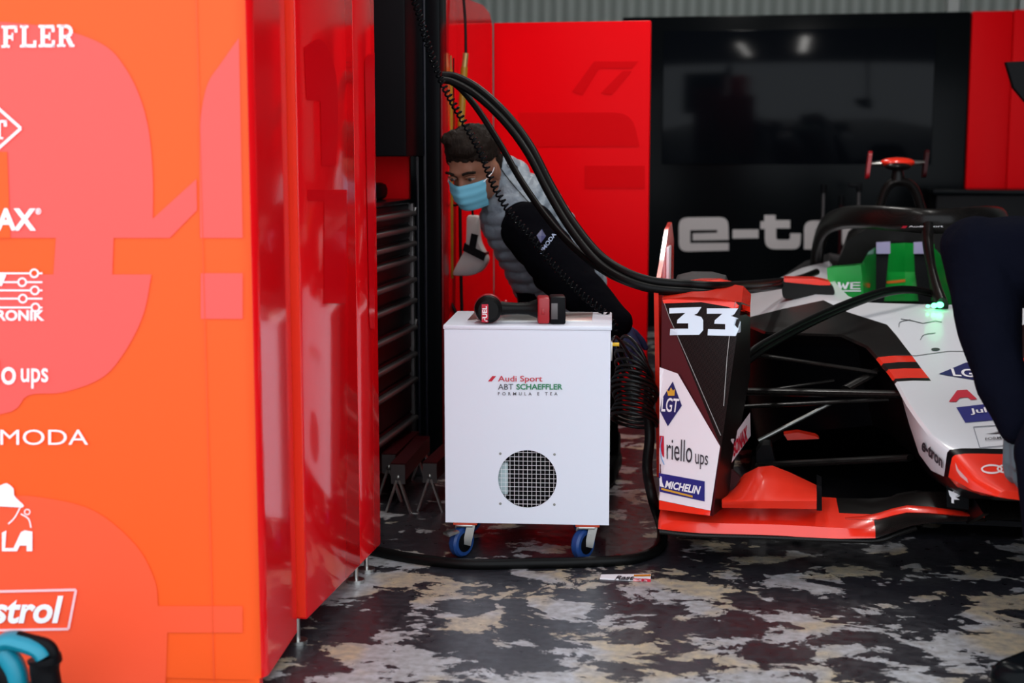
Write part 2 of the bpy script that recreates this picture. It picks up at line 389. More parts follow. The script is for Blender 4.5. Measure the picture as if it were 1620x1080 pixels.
# vinyl wraps round the front and corner; the side is glossy red
for i, f in enumerate(fp.f): pass
ob = fp.build('panel', [ORANGE, RED], t)
for p in ob.data.polygons:
    if p.normal.x > .8: p.material_index = 1
S = lambda n, ps, m_, off=.0012: sticker(n, ps, m_, front, t, off)
def cur(pts, n=5): return [(p.x, p.y) for p in spline([(a, b, 0) for a, b in pts], n)]
g1 = cur([(-200, 20), (-60, 30), (60, 40), (118, 52), (170, 75), (200, 110), (222, 155), (236, 210), (242, 280), (242, 346)]) + [(311, 283), (312, 332), (269, 376), (-200, 376)]
g1b = [(-200, 434), (85, 434)] + [(240, 434)] + cur([(240, 434), (226, 500), (195, 560), (160, 598), (100, 620), (45, 625), (0, 655), (-200, 655)])
S('print', [g1, [(89, 376), (180, 376), (178, 434), (85, 434)], g1b], PINK)
S('print', [[(-200, 240), (12, 240), (17, 376), (-200, 376)]], ORANGE, .002)
S('print', [cur([(378, 60), (350, 100), (330, 130), (320, 170), (316, 210)]) + [(317, 376), (384, 376)], [(318, 432), (384, 432), (384, 504), (318, 504)]], PINK)
S('print', [cur([(-200, 800), (0, 785), (70, 787), (150, 808), (215, 862), (245, 918), (250, 958)]) + [(384, 958), (384, 1000), (265, 1000), (262, 1090), (-200, 1090)]], mat('faint_red_print', (.95, .095, .035), .4, spec=.25))
S('seam', [[(310, -20), (311.2, -20), (340.5, 1100), (339, 1100)]], mat('seam_line', (.85, .075, .012), .5), .0016)
L = lambda s, q, **k: text(s, q, WLET, front, t, off=.0028, **k)
# slab serif word, ends in FFLER
def slab(ch, x, y, w_, h_, d=6.5):
    b = [rect(x + w_ * .12, y, x + w_ * .12 + d, y + h_)]
    sf = lambda xc, yy: rect(xc - d, yy, xc + d, yy + 4)
    xs = x + w_ * .12 + d / 2
    b += [rect(x, y, xs + d, y + 4), rect(x, y + h_ - 4, xs + d, y + h_)]
    if ch in 'FE': b += [rect(xs, y, x + w_ * .9, y + 5), rect(x + w_ * .9 - 4.5, y, x + w_ * .9, y + 11), rect(xs, y + h_ * .45, x + w_ * .62, y + h_ * .45 + 5), rect(x + w_ * .58, y + h_ * .33, x + w_ * .66, y + h_ * .68)]
    if ch in 'LE': b += [rect(xs, y + h_ - 5, x + w_ * .92, y + h_), rect(x + w_ * .92 - 4.5, y + h_ - 11, x + w_ * .92, y + h_)]
    if ch == 'R':
        b += [rect(xs, y, x + w_ * .62, y + 5), rect(xs, y + h_ * .47, x + w_ * .62, y + h_ * .47 + 5)]
        b += stroke([(x + w_ * .6, y + 2.5), (x + w_ * .78, y + 7), (x + w_ * .78, y + h_ * .4), (x + w_ * .6, y + h_ * .52)], 5.5)
        b += stroke([(x + w_ * .55, y + h_ * .5), (x + w_ * .82, y + h_ - 2)], 6.5) + [rect(x + w_ * .7, y + h_ - 4, x + w_ * .98, y + h_)]
    return b
sl = []
for i, ch in enumerate('FFLER'): sl += slab(ch, -26 + i * 29.3, 41 - i * .4, 28, 35)
S('lettering', sl, WLET, .0028)
S('lettering', stroke([(-30, 260), (34, 203), (-30, 146)], 4.5), WLET, .0028)
S('lettering', [rect(-12, 190, 12, 194), rect(-4, 190, 2, 220), rect(7, 190, 12, 200), rect(-8, 217, 6, 220)], WLET, .0028)
L('SONAX', rq(-92, 329, 58, 365, 0), bold=.035); L('®', rq(57, 329, 66, 339), bold=.02)
cl = []
for y, cx, x1 in ((432, 55, 68), (446, 36, 68), (459, 56, 68), (472, 37, 68), (486, 57, 68)):
    cl += [rect(-40, y - 1.3, cx - 6.5, y + 1.3), rect(cx + 6.5, y - 1.3, x1, y + 1.3)] + ring(cx, y, 7.5, 7.5, 2.6, 20)
cl += [[(-30, 434), (11, 434), (4, 452), (-30, 452)]]
S('lettering', cl, WLET, .0028); L('ELEKTRONIK', rq(-70, 490, 71, 507), bold=.03)
L('riello', rq(-66, 567, 26, 608), bold=.01); L('ups', rq(34, 582, 77, 614), bold=.01)
L('EMODA', rq(-22, 679, 140, 703), bold=-.004)
S('lettering', [cur([(-40, 780), (-10, 772), (4, 766), (12, 764), (22, 772), (24, 784), (38, 798), (36, 802)]) + [(-40, 798)]] + stroke(cur([(34, 800), (24, 818), (14, 828)]), 2) + stroke(cur([(34, 812), (46, 820), (50, 834)]), 2) + ring(44, 809, 5, 5, 1.6, 16), WLET, .0028)
S('lettering', [[(4, 842), (11, 838), (9, 866), (22, 866), (21, 871), (4, 871)], [(20, 871), (34, 841), (40, 838), (52, 840), (52, 871), (43, 871), (43, 862), (32, 862), (28, 871)]], WLET, .0028)
S('lettering', stroke([(-60, 936), (121, 932), (109, 994), (-60, 997)], 4), mat('pale_pink_vinyl', (.95, .55, .58), .4), .0028)
L('Castrol', [(-72, 986), (99, 985), (101, 941), (-72, 942)], bold=.03, shear=.18)
for x in (-1.05, -1.9): MB(XR).cyl((x, 2.75, 0), (x, 2.75, .04), .016).build('foot', DSTEEL, t)
# glossy red cabinet behind it, side on, on screw feet
t = thing('red_cabinet', 'tall glossy red cabinet on screw feet between the orange panel and tool chest', 'cabinet', (-1.25, 3.2, 0))
XC = -.958
MB().box(-1.5, XC, 2.866, 3.285, .058, 2.5, .004).build('body', RED, t)
MB().box(-1.5, XC - .001, 3.289, 3.478, .058, 2.5, .004).build('body', RED, t)
MB().box(-1.5, XC - .002, 2.862, 2.8655, .064, 2.5).build('front_trim', mat('fluo_trim', (.92, .035, .014), .3), t)
sb = MB().add([(XC, 2.86, 0), (XC, 3.478, 0), (XC, 3.478, 2.6), (XC, 2.86, 2.6)], [(0, 1, 2, 3)]).bvh()
for ps in ([cur([(480, 75), (505, 62), (522, 85), (532, 130), (534, 200), (530, 262)]) + [(508, 262), (506, 160), (484, 158)]], [[(486, 300), (548, 300), (546, 480), (512, 480), (512, 318), (486, 318)]], [rnd([(576, 90), (592, 84), (592, 520), (584, 520)], [8, 0, 0, 8])]):
    sticker('print', ps, REDG, sb, t)
for (u, v0) in ((480, 1030), (562, 930), (597, 885)):
    p = aZ(u, v0, 0); x = -.985; y = min(p.y + .05, 3.43)
    f = MB().cyl((x, y, 0), (x, y, .008), .022).cyl((x, y, .008), (x, y, .06), .006)
    f.build('foot', STEEL, t)
# ------------------------------------------------------------------ tool chest, post, upper cabinet
XF = -1.165
t = thing('tool_chest', 'tall dark red tool chest of many drawers behind the red cabinet', 'tool chest', (-1.45, 4.2, 0))
MB().box(-1.75, XF, 3.7, 4.64, .07, .90, .006).build('body', BLACK, t)
MB().box(-1.76, XF + .012, 3.69, 4.642, .90, .915, .004).build('top', BGLOSS, t)
MB().box(XF - .02, XF + .016, 4.618, 4.643, .07, .90, .003).build('edge_frame', GREYM, t)
zs = [.885, .835, .785, .735, .665, .595, .505, .415, .33, .20, .085]
for i, (a, b_) in enumerate(zip(zs, zs[1:])):
    d = MB().box(XF - .005, XF + .008, 3.74, 4.61, b_ + .004, a - .004, .003).build('drawer', DRED if i not in (1, 2, 5) else BLACK, t)
    hz = a - .016
    MB().box(XF + .008, XF + .035, 3.74, 4.60, hz - .008, hz + .008, .006, seg=3).build('handle', GREYM, d)
for z in (.875, .50): MB().cyl((XF + .017, 4.63, z - .012), (XF + .022, 4.63, z + .012), .006).build('lock', STEEL, t)
for x in (-1.7, -1.22):
    for y in (3.78, 4.58): MB().lathe([(.02, -.014), (.034, -.012), (.034, .012), (.02, .014)], (x, y, .034), (1, 0, 0), 18).cyl((x, y, .034), (x, y, .075), .012).build('castor', BRUB, t)
MB().box(-1.5, -1.22, 4.35, 4.58, .915, .97, .02).build('x', BLACK, None)
o = bpy.data.objects['x']; o.name = 'tool_case'; tag(o, 'small dark case lying on top of the tool chest', 'case')
o = MB().box(-2.1, -1.115, 4.40, 4.636, 1.055, 2.4, .006).build('upper_cabinet', BLACK, None); tag(o, 'black upper cabinet joined to the black post above the tool chest', 'cabinet')
tag(MB().box(-1.85, -1.175, 4.68, 4.72, 0, 1.9, .003).build('red_back_board', REDM, None), 'red board behind the tool chest seen under the black upper cabinet', 'board')
t = thing('black_post', 'full height black post between tool chest and red side panel', 'post', (-1.11, 4.68, 0))
MB().box(-1.165, -1.06, 4.645, 4.75, 0, 2.6, .006).build('post', BGLOSS, t)
for x in (-1.138, -1.112): MB().box(x - .004, x + .004, 4.638, 4.646, .02, 2.5, .002).build('rail', mat('rail_%d' % (x * -1000), (.010, .011, .018), .3), t)
MB().box(-1.0595, -1.055, 4.65, 4.74, .02, 1.3, .001).build('edge_strip', mat('deep_red_strip', (.22, .003, .006), .3), t)
# trestles
def trestle(p, lab, ln=.55, drift=0.0):
    x, y = p; t = thing('trestle', lab, 'trestle', (x, y, 0), 'low steel trestles on the floor')
    d = V((drift, 1, 0)).normalized(); z = .125
    MB().bar((x, y, z), V((x, y, z)) + d * ln, .045, .05).build('beam', DRED, t)
    for k, q in enumerate((0.0, ln)):
        c = V((x, y, z - .008)) + d * q
        MB().bar(c - d * .004, c + d * .002, .042, .058).build('end_plate', GREYM, t)
        MB().sph(c - d * .006 + V((0, 0, -.008)), (.006, .004, .006), n=10).build('bolt', STEEL, t)
        for sgn in (-1, 1): MB().bar(c + V((sgn * .004, 0, -.018)), V((c.x + sgn * .038, c.y, .0)), .015, .006).build('leg', STEEL, t)
trestle((-1.055, 4.03), 'low steel trestle standing second from the white cart', .42, -.06)
trestle((-.965, 4.06), 'low steel trestle standing nearest the white cart', .42, .0)
trestle((-1.118, 4.16), 'low steel trestle standing farthest left, half behind the red cabinet', .36, -.04)

# ------------------------------------------------------------------ white cooling cart (built square on, then turned)
CA = math.radians(6); CO = V((-.595, 3.60, 0))
CX = Matrix.Translation(CO) @ Matrix.Rotation(CA, 4, 'Z')
cart = thing('cooling_cart', 'white box cart with a round wire grille on four blue castors', 'cart', CO)
W2 = .2155; D2 = .33; ZB = .098; ZT = .612; hc = V((.001, 0, .218)); hr = .077
b = MB(CX); N = 56
circ = [V((hc.x + hr * math.cos(2 * math.pi * k / N), 0, hc.z + hr * math.sin(2 * math.pi * k / N))) for k in range(N)]
def torect(p):
    d = p - hc; c = []
    if d.x: c.append(((W2 if d.x > 0 else -W2) - hc.x) / d.x)
    if d.z: c.append(((ZT if d.z > 0 else ZB) - hc.z) / d.z)
    q = hc + d * min(x for x in c if x > 0); return q
ot = [torect(p) for p in circ]
# move the nearest ray ends onto the corners
for cxn in ((-W2, ZB), (W2, ZB), (W2, ZT), (-W2, ZT)):
    k = min(range(N), key=lambda i: (ot[i] - V((cxn[0], 0, cxn[1]))).length); ot[k] = V((cxn[0], 0, cxn[1]))
b.grid([ot, circ, [p + V((0, .004, 0)) for p in circ]], close=True)
for x in (-W2, W2): b.add([(x, 0, ZB), (x, D2, ZB), (x, D2, ZT), (x, 0, ZT)], [(0, 1, 2, 3)])
b.add([(-W2, D2, ZB), (W2, D2, ZB), (W2, D2, ZT), (-W2, D2, ZT)], [(0, 1, 2, 3)])
b.add([(-W2, 0, ZB), (W2, 0, ZB), (W2, D2, ZB), (-W2, D2, ZB)], [(0, 1, 2, 3)])
cb = b.bvh(); b.build('body', WCART, cart)
MB(CX).box(-W2 - .003, W2 + .003, -.004, D2 + .004, ZT, ZT + .011, .003).build('lid', WCART, cart)
TOPZ = ZT + .011
MB(CX).box(-W2 + .05, W2 - .05, .10, D2 - .02, TOPZ - .0005, TOPZ + .0015, .0005).build('top_plate', STEEL, cart)
g = MB(CX); st = .0115
for i in range(-7, 8):
    x = i * st
    if abs(x) < hr: h_ = math.sqrt(hr * hr - x * x); g.cyl((hc.x + x, .008, hc.z - h_), (hc.x + x, .008, hc.z + h_), .0006, n=6); g.cyl((hc.x - h_, .009, hc.z + x), (hc.x + h_, .009, hc.z + x), .0006, n=6)
g.build('wire_grille', WLET, cart)
MB(CX).box(-.12, .12, .05, .06, .11, .33).build('fan_cowl', BLACK, cart)
fan = MB(CX)
for k in range(5):
    a = k * 2 * math.pi / 5; fan.prism([hc + V((math.cos(a + o_) * r_, .030, math.sin(a + o_) * r_)) for r_, o_ in ((.018, -.3), (.062, -.1), (.066, .45), (.018, .5))], (0, .004, 0))
fan.sph(hc + V((0, .03, 0)), (.018, .008, .018)).build('fan', BLACK, cart)
MB(CX).box(-.082, -.052, .025, .045, .17, .255, .002).build('motor_plate', mat('pale_metal', (.5, .62, .64), .5), cart)
for sx in (-1, 1):
    for sz in (-1, 1): MB(CX).cyl(hc + V((sx * .071, -.001, sz * .067)), hc + V((sx * .071, .002, sz * .067)), .0035, n=10).build('screw', DSTEEL, cart)
MB(CX).box(W2, W2 + .005, .02, .05, .53, .58, .002).build('latch', STEEL, cart)
MB(CX).cyl((W2 + .003, .03, .572), (W2 + .022, .03, .572), .005).build('valve', YEL, cart)
for cx_, cy_, br in ((-.168, .035, 1), (.155, .035, 0), (-.168, D2 - .05, 0), (.155, D2 - .05, 0)):
    c = MB(CX).box(cx_ - .028, cx_ + .036, cy_ - .03, cy_ + .03, ZB - .008, ZB, .002); cs = c.build('castor', mat('orange_plate', (.65, .06, .02), .4), cart)
    wy = cy_ - .012; wx = cx_ - .008; wz = .0405
    MB(CX).lathe([(.026, -.013), (.036, -.013), (.0405, -.007), (.0405, .007), (.036, .013), (.026, .013)], (wx, wy, wz), (.82, -.57, 0), 28).build('wheel', BLUE, cs)
    MB(CX).lathe([(.010, -.0145), (.026, -.0145), (.026, .0145), (.010, .0145)], (wx, wy, wz), (.82, -.57, 0), 24).build('hub', BLACK, cs)
    ax = V((.82, -.57, 0))
    for sg in (-1, 1):
        q = V((wx, wy, wz)) + ax * (.019 * sg)
        MB(CX).bar(q + V((0, 0, -.006)), q + V((.012, 0, .05)), .004, .022).build('fork', STEEL, cs)
    MB(CX).box(wx - .012, wx + .032, wy - .016, wy + .022, .083, .091, .002).build('fork_crown', STEEL, cs)
    if br: MB(CX).bar((wx - .01, wy - .03, .078), (wx - .035, wy - .05, .072), .03, .006).build('brake_pedal', STEEL, cs)
    else: MB(CX).box(wx + .012, wx + .02, wy - .02, wy - .0165, .055, .07).build('bolt', STEEL, cs)
T_ = lambda s_, q, m_, **k: text(s_, q, m_, cb, cart, **k)
sticker('emblem', [[(772, 603), (779, 594.5), (785, 594.5), (778, 603)]], RLET, cb, cart)
T_('Audi Sport', rq(788, 594, 858, 606), RLET, bold=.006)
T_('ABT', rq(788, 607, 812, 616), DLET, bold=-.002)
T_('SCHAEFFLER', rq(817, 607, 890, 616), GLET, bold=.022)
T_('FORMULA E TEA', rq(788, 620, 882, 625), DLET, space=1.9, bold=.004)
# ------------------------------------------------------------------ cordless impact wrench lying on the cart
t = thing('impact_wrench', 'red and black cordless impact wrench lying on the white cart', 'power tool', CX @ V((-.05, .06, TOPZ)))
def cl(x, y, z): return CX @ V((x, y, z))
hx = -.105; hz = TOPZ + .038; hy = .055
ayv = V((math.sin(-CA) * -1, 1, 0)); ay = (CX.to_3x3() @ V((-.08, 1, 0))).normalized()
hd = cl(hx, hy, hz)
MB().lathe([(.012, -.045), (.026, -.045), (.034, -.038), (.0365, -.02), (.0365, .03), (.032, .04), (.03, .06), (.022, .075), (.010, .076), (.010, .10), (.0, .10)], hd, ay, 32).build('motor_housing', BRUB, t)
MB().lathe([(.0371, -.012), (.0385, -.008), (.0385, .008), (.0371, .012)], hd, ay, 32).build('red_band', TOOLRED, t)
MB().lathe([(.033, .034), (.0345, .038), (.032, .058), (.030, .06)], hd, ay, 24).build('nose_ring', STEEL, t)
ax_ = (CX.to_3x3() @ V((1, .05, 0))).normalized()
rows = []
for s_, rz, ry, dz in ((.02, .022, .026, 0), (.045, .017, .021, 0), (.075, .0155, .02, 0), (.105, .017, .021, 0), (.125, .024, .027, 0), (.137, .030, .034, -.002)):
    rows.append([hd + ax_ * s_ + V((0, 0, dz + rz * math.sin(2 * math.pi * k / 16))) + ay * (ry * math.cos(2 * math.pi * k / 16)) for k in range(16)])
MB().grid(rows, close=True).build('handle', BRUB, t)
MB().sph(hd + ax_ * .045 + V((0, 0, .012)) + ay * .01, (.008, .01, .010)).build('trigger', TOOLRED, t)
XL = Matrix(((ax_.x, ay.x, 0, hd.x), (ax_.y, ay.y, 0, hd.y), (0, 0, 1, hd.z), (0, 0, 0, 1)))
MB(XL).box(.128, .160, -.036, .042, -.0365, .032, .006).box(.138, .146, -.038, -.03, -.012, .004, .001).build('battery_mount', TOOLRED, t)
bt = MB(XL).box(.160, .201, -.038, .044, -.0372, .034, .005).build('battery', BLACK, t)
MB(XL).box(.163, .180, -.0395, -.037, -.024, .018, .001).build('battery_label', GREYM, bt)
wb = MB().lathe([(.0, -.0452), (.026, -.0452), (.034, -.0385), (.0365, -.02), (.0365, .03)], hd, ay, 32).bvh()
sticker('red_label', [rect(762, 481, 772.5, 509.5)], RLET, wb, t, .0008)
text('FUEL', [(771.3, 508), (771.3, 484), (763.5, 484), (763.5, 508)][0:1] + [(770.2, 484), (763, 484), (763, 508)], WLET, wb, t, bold=.03, off=.0014)
# ------------------------------------------------------------------ cables and hoses
def hose(name, lab, pts, r, m_=BRUB, group=None, cat='cable', n=10, per=8):
    o = MB().tube(spline(pts, per), r, n).build(name, m_, None, smooth=80); return tag(o, lab, cat, group)
A = [(700, 119, 4.2), (722, 122, 4.2), (757, 141, 4.18), (800, 180, 4.12), (838, 230, 4.06), (872, 295, 4.0), (905, 350, 3.94), (945, 400, 3.88), (985, 428, 3.82), (1030, 444, 3.8), (1090, 450, 3.82), (1150, 452, 3.95), (1215, 447, 4.75), (1262, 441, 5.2), (1292, 430, 5.35)]
hose('thick_cable', 'thick black cable sweeping from the post over the mechanic, uppermost of the three', [aY(*p) for p in A], .0125)
hose('thick_cable', 'thick black cable sweeping from the post over the mechanic, middle of the three', [aY(u - 5 + i * .3, v + 7 + min(i, 4), Y - .02) for i, (u, v, Y) in enumerate(A[:-3])] + [aY(1215, 453, 4.75), aY(1275, 446, 5.2)], .011)
Bp = [(700, 122, 4.25), (726, 138, 4.24), (755, 172, 4.2), (790, 226, 4.15), (824, 285, 4.08), (862, 340, 4.02), (900, 384, 3.95), (945, 422, 3.88), (990, 446, 3.82), (1045, 461, 3.80), (1100, 464, 3.84), (1160, 462, 4.1), (1215, 456, 4.75), (1250, 450, 5.15)]
hose('thick_cable', 'thick black cable hanging lowest of the three over the mechanic', [aY(*p) for p in Bp], .0095)
Cp = [(1150, 590, 3.86), (1189, 556, 3.95), (1225, 534, 4.1), (1265, 513, 4.25), (1310, 492, 4.40), (1355, 474, 4.52), (1400, 460, 4.62), (1440, 457, 4.72), (1474, 464, 4.80)]
for k, (dv, r, lab) in enumerate(((0, .011, 'topmost'), (9, .010, 'lower'))):
    hose('hood_cable', 'black cable lying over the car hood into the cockpit, %s of the two' % lab, [aY(u + k * 3, v + dv * (1 - i / 10), Y) for i, (u, v, Y) in enumerate(Cp)], r)
hose('floor_hose', 'black hose looping from the coiled hose down across the floor before the cart', [aY(1024, 640, 3.85), aY(1028, 690, 3.85), aY(1024, 740, 3.80), aY(1033, 790, 3.72), aZ(1047, 838, .012), aZ(1040, 868, .012), aZ(1000, 884, .012), aZ(930, 889, .012), aZ(840, 891, .012), aZ(740, 892, .012), aZ(660, 884, .012), aZ(606, 874, .012), aZ(560, 862, .012)], .0145)
# spiral telephone style cable
def helix(path, r, turns, seg=10, wob=0):
    P = spline(path, 12); L_ = [0]
    for a, c in zip(P, P[1:]): L_.append(L_[-1] + (c - a).length)
    out = []; n = int(turns * seg); j = 0; up = V((0, 1, 0))
    for i in range(n + 1):
        s_ = L_[-1] * i / n
        while j < len(P) - 2 and L_[j + 1] < s_: j += 1
        f = (s_ - L_[j]) / max(1e-9, L_[j + 1] - L_[j]); p = P[j].lerp(P[j + 1], f); tg = (P[j + 1] - P[j]).normalized()
        u = (up - tg * up.dot(tg)).normalized(); w_ = tg.cross(u); a = 2 * math.pi * i / seg
        rr = r(s_ / L_[-1]) if callable(r) else r
        out.append(p + (u * math.cos(a) + w_ * math.sin(a)) * rr)
    return out
sc = [aY(u, v, Y) for u, v, Y in ((645, -25, 4.1), (662, 20, 4.1), (678, 75, 4.1), (697, 125, 4.1), (715, 160, 4.08), (738, 200, 4.05), (762, 245, 4.03), (780, 290, 4.01), (806, 335, 3.99), (840, 375, 3.98), (876, 420, 3.96), (920, 465, 3.93), (958, 496, 3.9), (975, 520, 3.86))]
o = MB().tube(helix(sc, .0085, 78, 10), .0030, 6).build('spiral_cable', BGLOSS, None, smooth=80); tag(o, 'thin black spiral cable running from above the post past the mechanic to the cart', 'cable')
# big coil hanging beside the cart
cc = MB(); pts = []; turns = 15
for i in range(turns * 26 + 1):
    k = i / 26; a = 2 * math.pi * k
    f = min(1, k / 5); top = aY(1003, 560 + 7.2 * min(k, 15), 3.86)
    ang = math.radians(62 - 62 * f + 8); rr = .058 + .008 * math.sin(k)
    d = V((math.cos(a) * rr, math.sin(a) * rr * (.9), math.sin(a) * -.034))
    lft = V((-1, 0, 0)); pts.append(top + Matrix.Rotation(ang, 3, 'Y') @ d)
start = aY(968, 541, 3.72); pts = spline([start, aY(978, 536, 3.76), pts[0]], 6)[:-1] + pts
o = cc.tube(pts, .0046, 8).build('coiled_hose', mat('coil_rubber', (.004, .005, .005), .3, spec=.3), None, smooth=80); tag(o, 'black coiled air hose hanging at the right side of the cart', 'hose')
# hanging feeds behind the mechanic
def drop(u, ytop, yl0, yl1, yb, Y, lab, du=0):
    t = thing('hanging_hose', lab, 'hose', aY(u, yl1, Y), 'hoses hanging by the red side panel')
    MB().tube(spline([aY(u - 6, ytop, Y), aY(u - 1, yl0 * .4, Y), aY(u, yl0, Y)], 6), .005).build('cable', BRUB, t)
    MB().cyl(aY(u, yl0, Y), aY(u + du * .3, yl0 + 22, Y), .010).build('coupling', mat('coupling', (.40, .28, .10), .35, .5), t)
    MB().tube([aY(u + du * .3, yl0 + 22, Y), aY(u + du, yl1, Y)], .012).build('yellow_hose', mat('mustard_hose', (.34, .18, .005), .5), t)
    MB().tube(spline([aY(u + du, yl1, Y), aY(u + du - 2, yl1 + 40, Y), aY(u + du + 2, yb - 20, Y), aY(u + du + 12, yb, Y)], 6), .006).build('lower_hose', BRUB, t)
drop(737, -30, 84, 200, 520, 4.95, 'mustard hose on a black cable hanging right of the other, above the bending head', -8)
drop(710, -30, 88, 440, 500, 4.86, 'mustard hose hanging on the left, close to the black post', 2)
tag(MB().cyl(aY(716, 92, 4.9), aY(716, 236, 4.9), .006).build('black_rod', BLACK, None), 'thin black rod hanging between the two mustard hoses', 'rod')
# ------------------------------------------------------------------ moulded white pad with black strap
PY = 4.82
def pq(x, y): return (690 + x / 3.6, 180 + y / 3.6)
outp = rnd([pq(*p) for p in ((175, 575), (243, 580), (245, 720), (302, 830), (262, 900), (190, 925), (88, 922), (112, 868), (172, 760))], [5, 5, 12, 8, 10, 10, 6, 6, 14])
t = thing('moulded_pad', 'off white moulded pad with a black strap hanging under the masked face', 'pad', aY(745, 440, PY))
pd = MB(); n = len(outp); cxp = sum(p[0] for p in outp) / n; cyp = sum(p[1] for p in outp) / n
rows = []
for sc_, dy in ((.86, -.012), (.97, -.006), (1.0, .006), (1.0, .03), (.9, .04)): rows.append([aY(cxp + (u - cxp) * sc_, cyp + (v - cyp) * sc_, PY) + V((0, dy, 0)) for u, v in outp])
pd.grid(rows, close=True); o_ = len(pd.v); pd.f.append(list(range(n))); pd.m.append(0); pd.f.append(list(range(o_ - n, o_))[::-1]); pd.m.append(0)
pd.build('pad', PAD, t)
MB().prism([aY(*pq(*p), PY - .016) for p in ((160, 735), (285, 795), (270, 838), (150, 778))], (0, .06, 0)).prism([aY(*pq(*p), PY - .015) for p in ((200, 680), (238, 690), (222, 780), (184, 770))], (0, .01, 0)).build('strap', BLACK, t)
MB().tube(spline([aY(*pq(210, 578), PY + .01), aY(*pq(190, 500), PY + .02), aY(*pq(95, 520), PY + .05), aY(*pq(60, 440), PY + .06)], 6), .004).build('hanging_cord', BLACK, t)
# ------------------------------------------------------------------ name strip on the floor
t = thing('name_strip', 'white and red name strip lying flat on the patchy floor', 'sticker', aZ(990, 913, 0))
q = [aZ(949, 916, .0), aZ(1029, 920, .0), aZ(1030, 909, .0), aZ(951, 910, .0)]
nb = MB().prism(q, (0, 0, .003)); nbb = nb.bvh(); nb.build('strip', WLET, t)
sticker('red_end', [[(1002, 915.5), (1029.5, 915.5), (1029.5, 920), (1001, 919)]], RLET, nbb, t); sticker('orange_end', [[(1003, 909.3), (1029.5, 908.6), (1029.5, 911.5), (1003, 912)]], mat('orange_print', (.7, .25, .02), .4), nbb, t)
text('Rast', [(972, 916.4), (1003, 917.2), (1004, 911.3), (974, 911)], DLET, nbb, t, bold=.03, shear=.3); text('33', [(1008, 919.3), (1024, 919.8), (1025, 916), (1009, 915.7)], mat('pale_print', (.6, .3, .35), .5), nbb, t, bold=.02, off=.002)
# ------------------------------------------------------------------ teal cordless tool at the lower left
t = thing('cordless_tool', 'teal and black power tool with loop handle at the foot of the orange panel', 'power tool', aZ(-10, 1150, 0))
TY = 2.25
def tp(x, y): return aY(x / 6.75, 920 + y / 6.75, TY)
MB().tube(spline([tp(-60, 760), tp(20, 660), tp(120, 622), tp(250, 648), tp(380, 690), tp(460, 740), tp(490, 790)], 8), [.026 + .0 * i for i in range(49)], 14, sq=(1, .62)).build('handle', TEAL, t)
MB().tube(spline([tp(190, 590), tp(330, 628), tp(480, 668), tp(545, 720), tp(565, 790), tp(560, 860)], 6), .012, 12).build('grip_pad', BLACK, t)
MB().tube(spline([tp(470, 800), tp(480, 850), tp(475, 940), tp(500, 1100), tp(510, 1250)], 8), [.030] * 9 + [.026] * 24, 16).build('rear_grip', BLACK, t)
MB().tube(spline([tp(545, 920), tp(570, 1000), tp(575, 1120)], 6), .009).build('teal_trim', TEAL, t)
MB().tube(spline([tp(-10, 690), tp(80, 800), tp(150, 920), tp(185, 1060), tp(180, 1250)], 8), .021, 12).build('front_strut', TEAL, t)
MB().tube(spline([tp(-120, 780), tp(-20, 900), tp(60, 1040), tp(100, 1250)], 8), .026, 12).build('motor_cover', BLACK, t)
p0 = tp(-150, 1230); p1 = tp(560, 1230)
MB().box(p0.x - .12, p1.x + .02, TY - .07, TY + .07, 0.0, p0.z + .02, .03).build('body', BLACK, t)
MB().sph(tp(30, 690) + V((0, -.02, 0)), .006).build('screw', STEEL, t)

# ------------------------------------------------------------------ the race car, nose towards us
KX = .57
car = thing('race_car', 'red, white and black single seater race car with cables over its nose', 'race car', (KX, 5.2, 0))
CAR = [WHITE, CARB, FLUO, BLACK, mat('black_paint', (.002, .002, .003), .35, spec=.1)]
# rows: Y, z centre, (half,z) of colour line, (half,z) of edge, side end (half,z), bottom z ; colour codes per row span
RW = [
 (3.08, .356, (.040, .355), (.066, .350), (.068, .342), .336),
 (3.15, .374, (.065, .370), (.108, .360), (.110, .338), .318),
 (3.265, .398, (.080, .396), (.140, .388), (.146, .340), .296),
 (3.295, .404, (.080, .402), (.147, .394), (.152, .334), .285),
 (3.40, .416, (.090, .414), (.174, .406), (.168, .324), .275),
 (3.52, .430, (.100, .428), (.190, .421), (.184, .338), .268),
 (3.65, .446, (.112, .444), (.204, .437), (.198, .392), .262),
 (3.85, .472, (.124, .468), (.217, .461), (.205, .445), .260),
 (3.88, .475, (.126, .471), (.219, .464), (.207, .448), .260),
 (3.98, .487, (.136, .482), (.229, .474), (.215, .455), .255),
 (4.05, .495, (.142, .490), (.237, .480), (.222, .458), .25),
 (4.12, .503, (.148, .498), (.246, .488), (.230, .462), .25),
 (4.25, .518, (.160, .512), (.266, .502), (.245, .470), .25),
 (4.35, .530, (.172, .527), (.333, .522), (.280, .480), .25),
 (4.46, .544, (.190, .545), (.560, .512), (.520, .470), .20),
 (4.60, .562, (.300, .566), (.610, .515), (.600, .440), .12),
 (4.75, .580, (.370, .588), (.630, .520), (.630, .380), .08)]
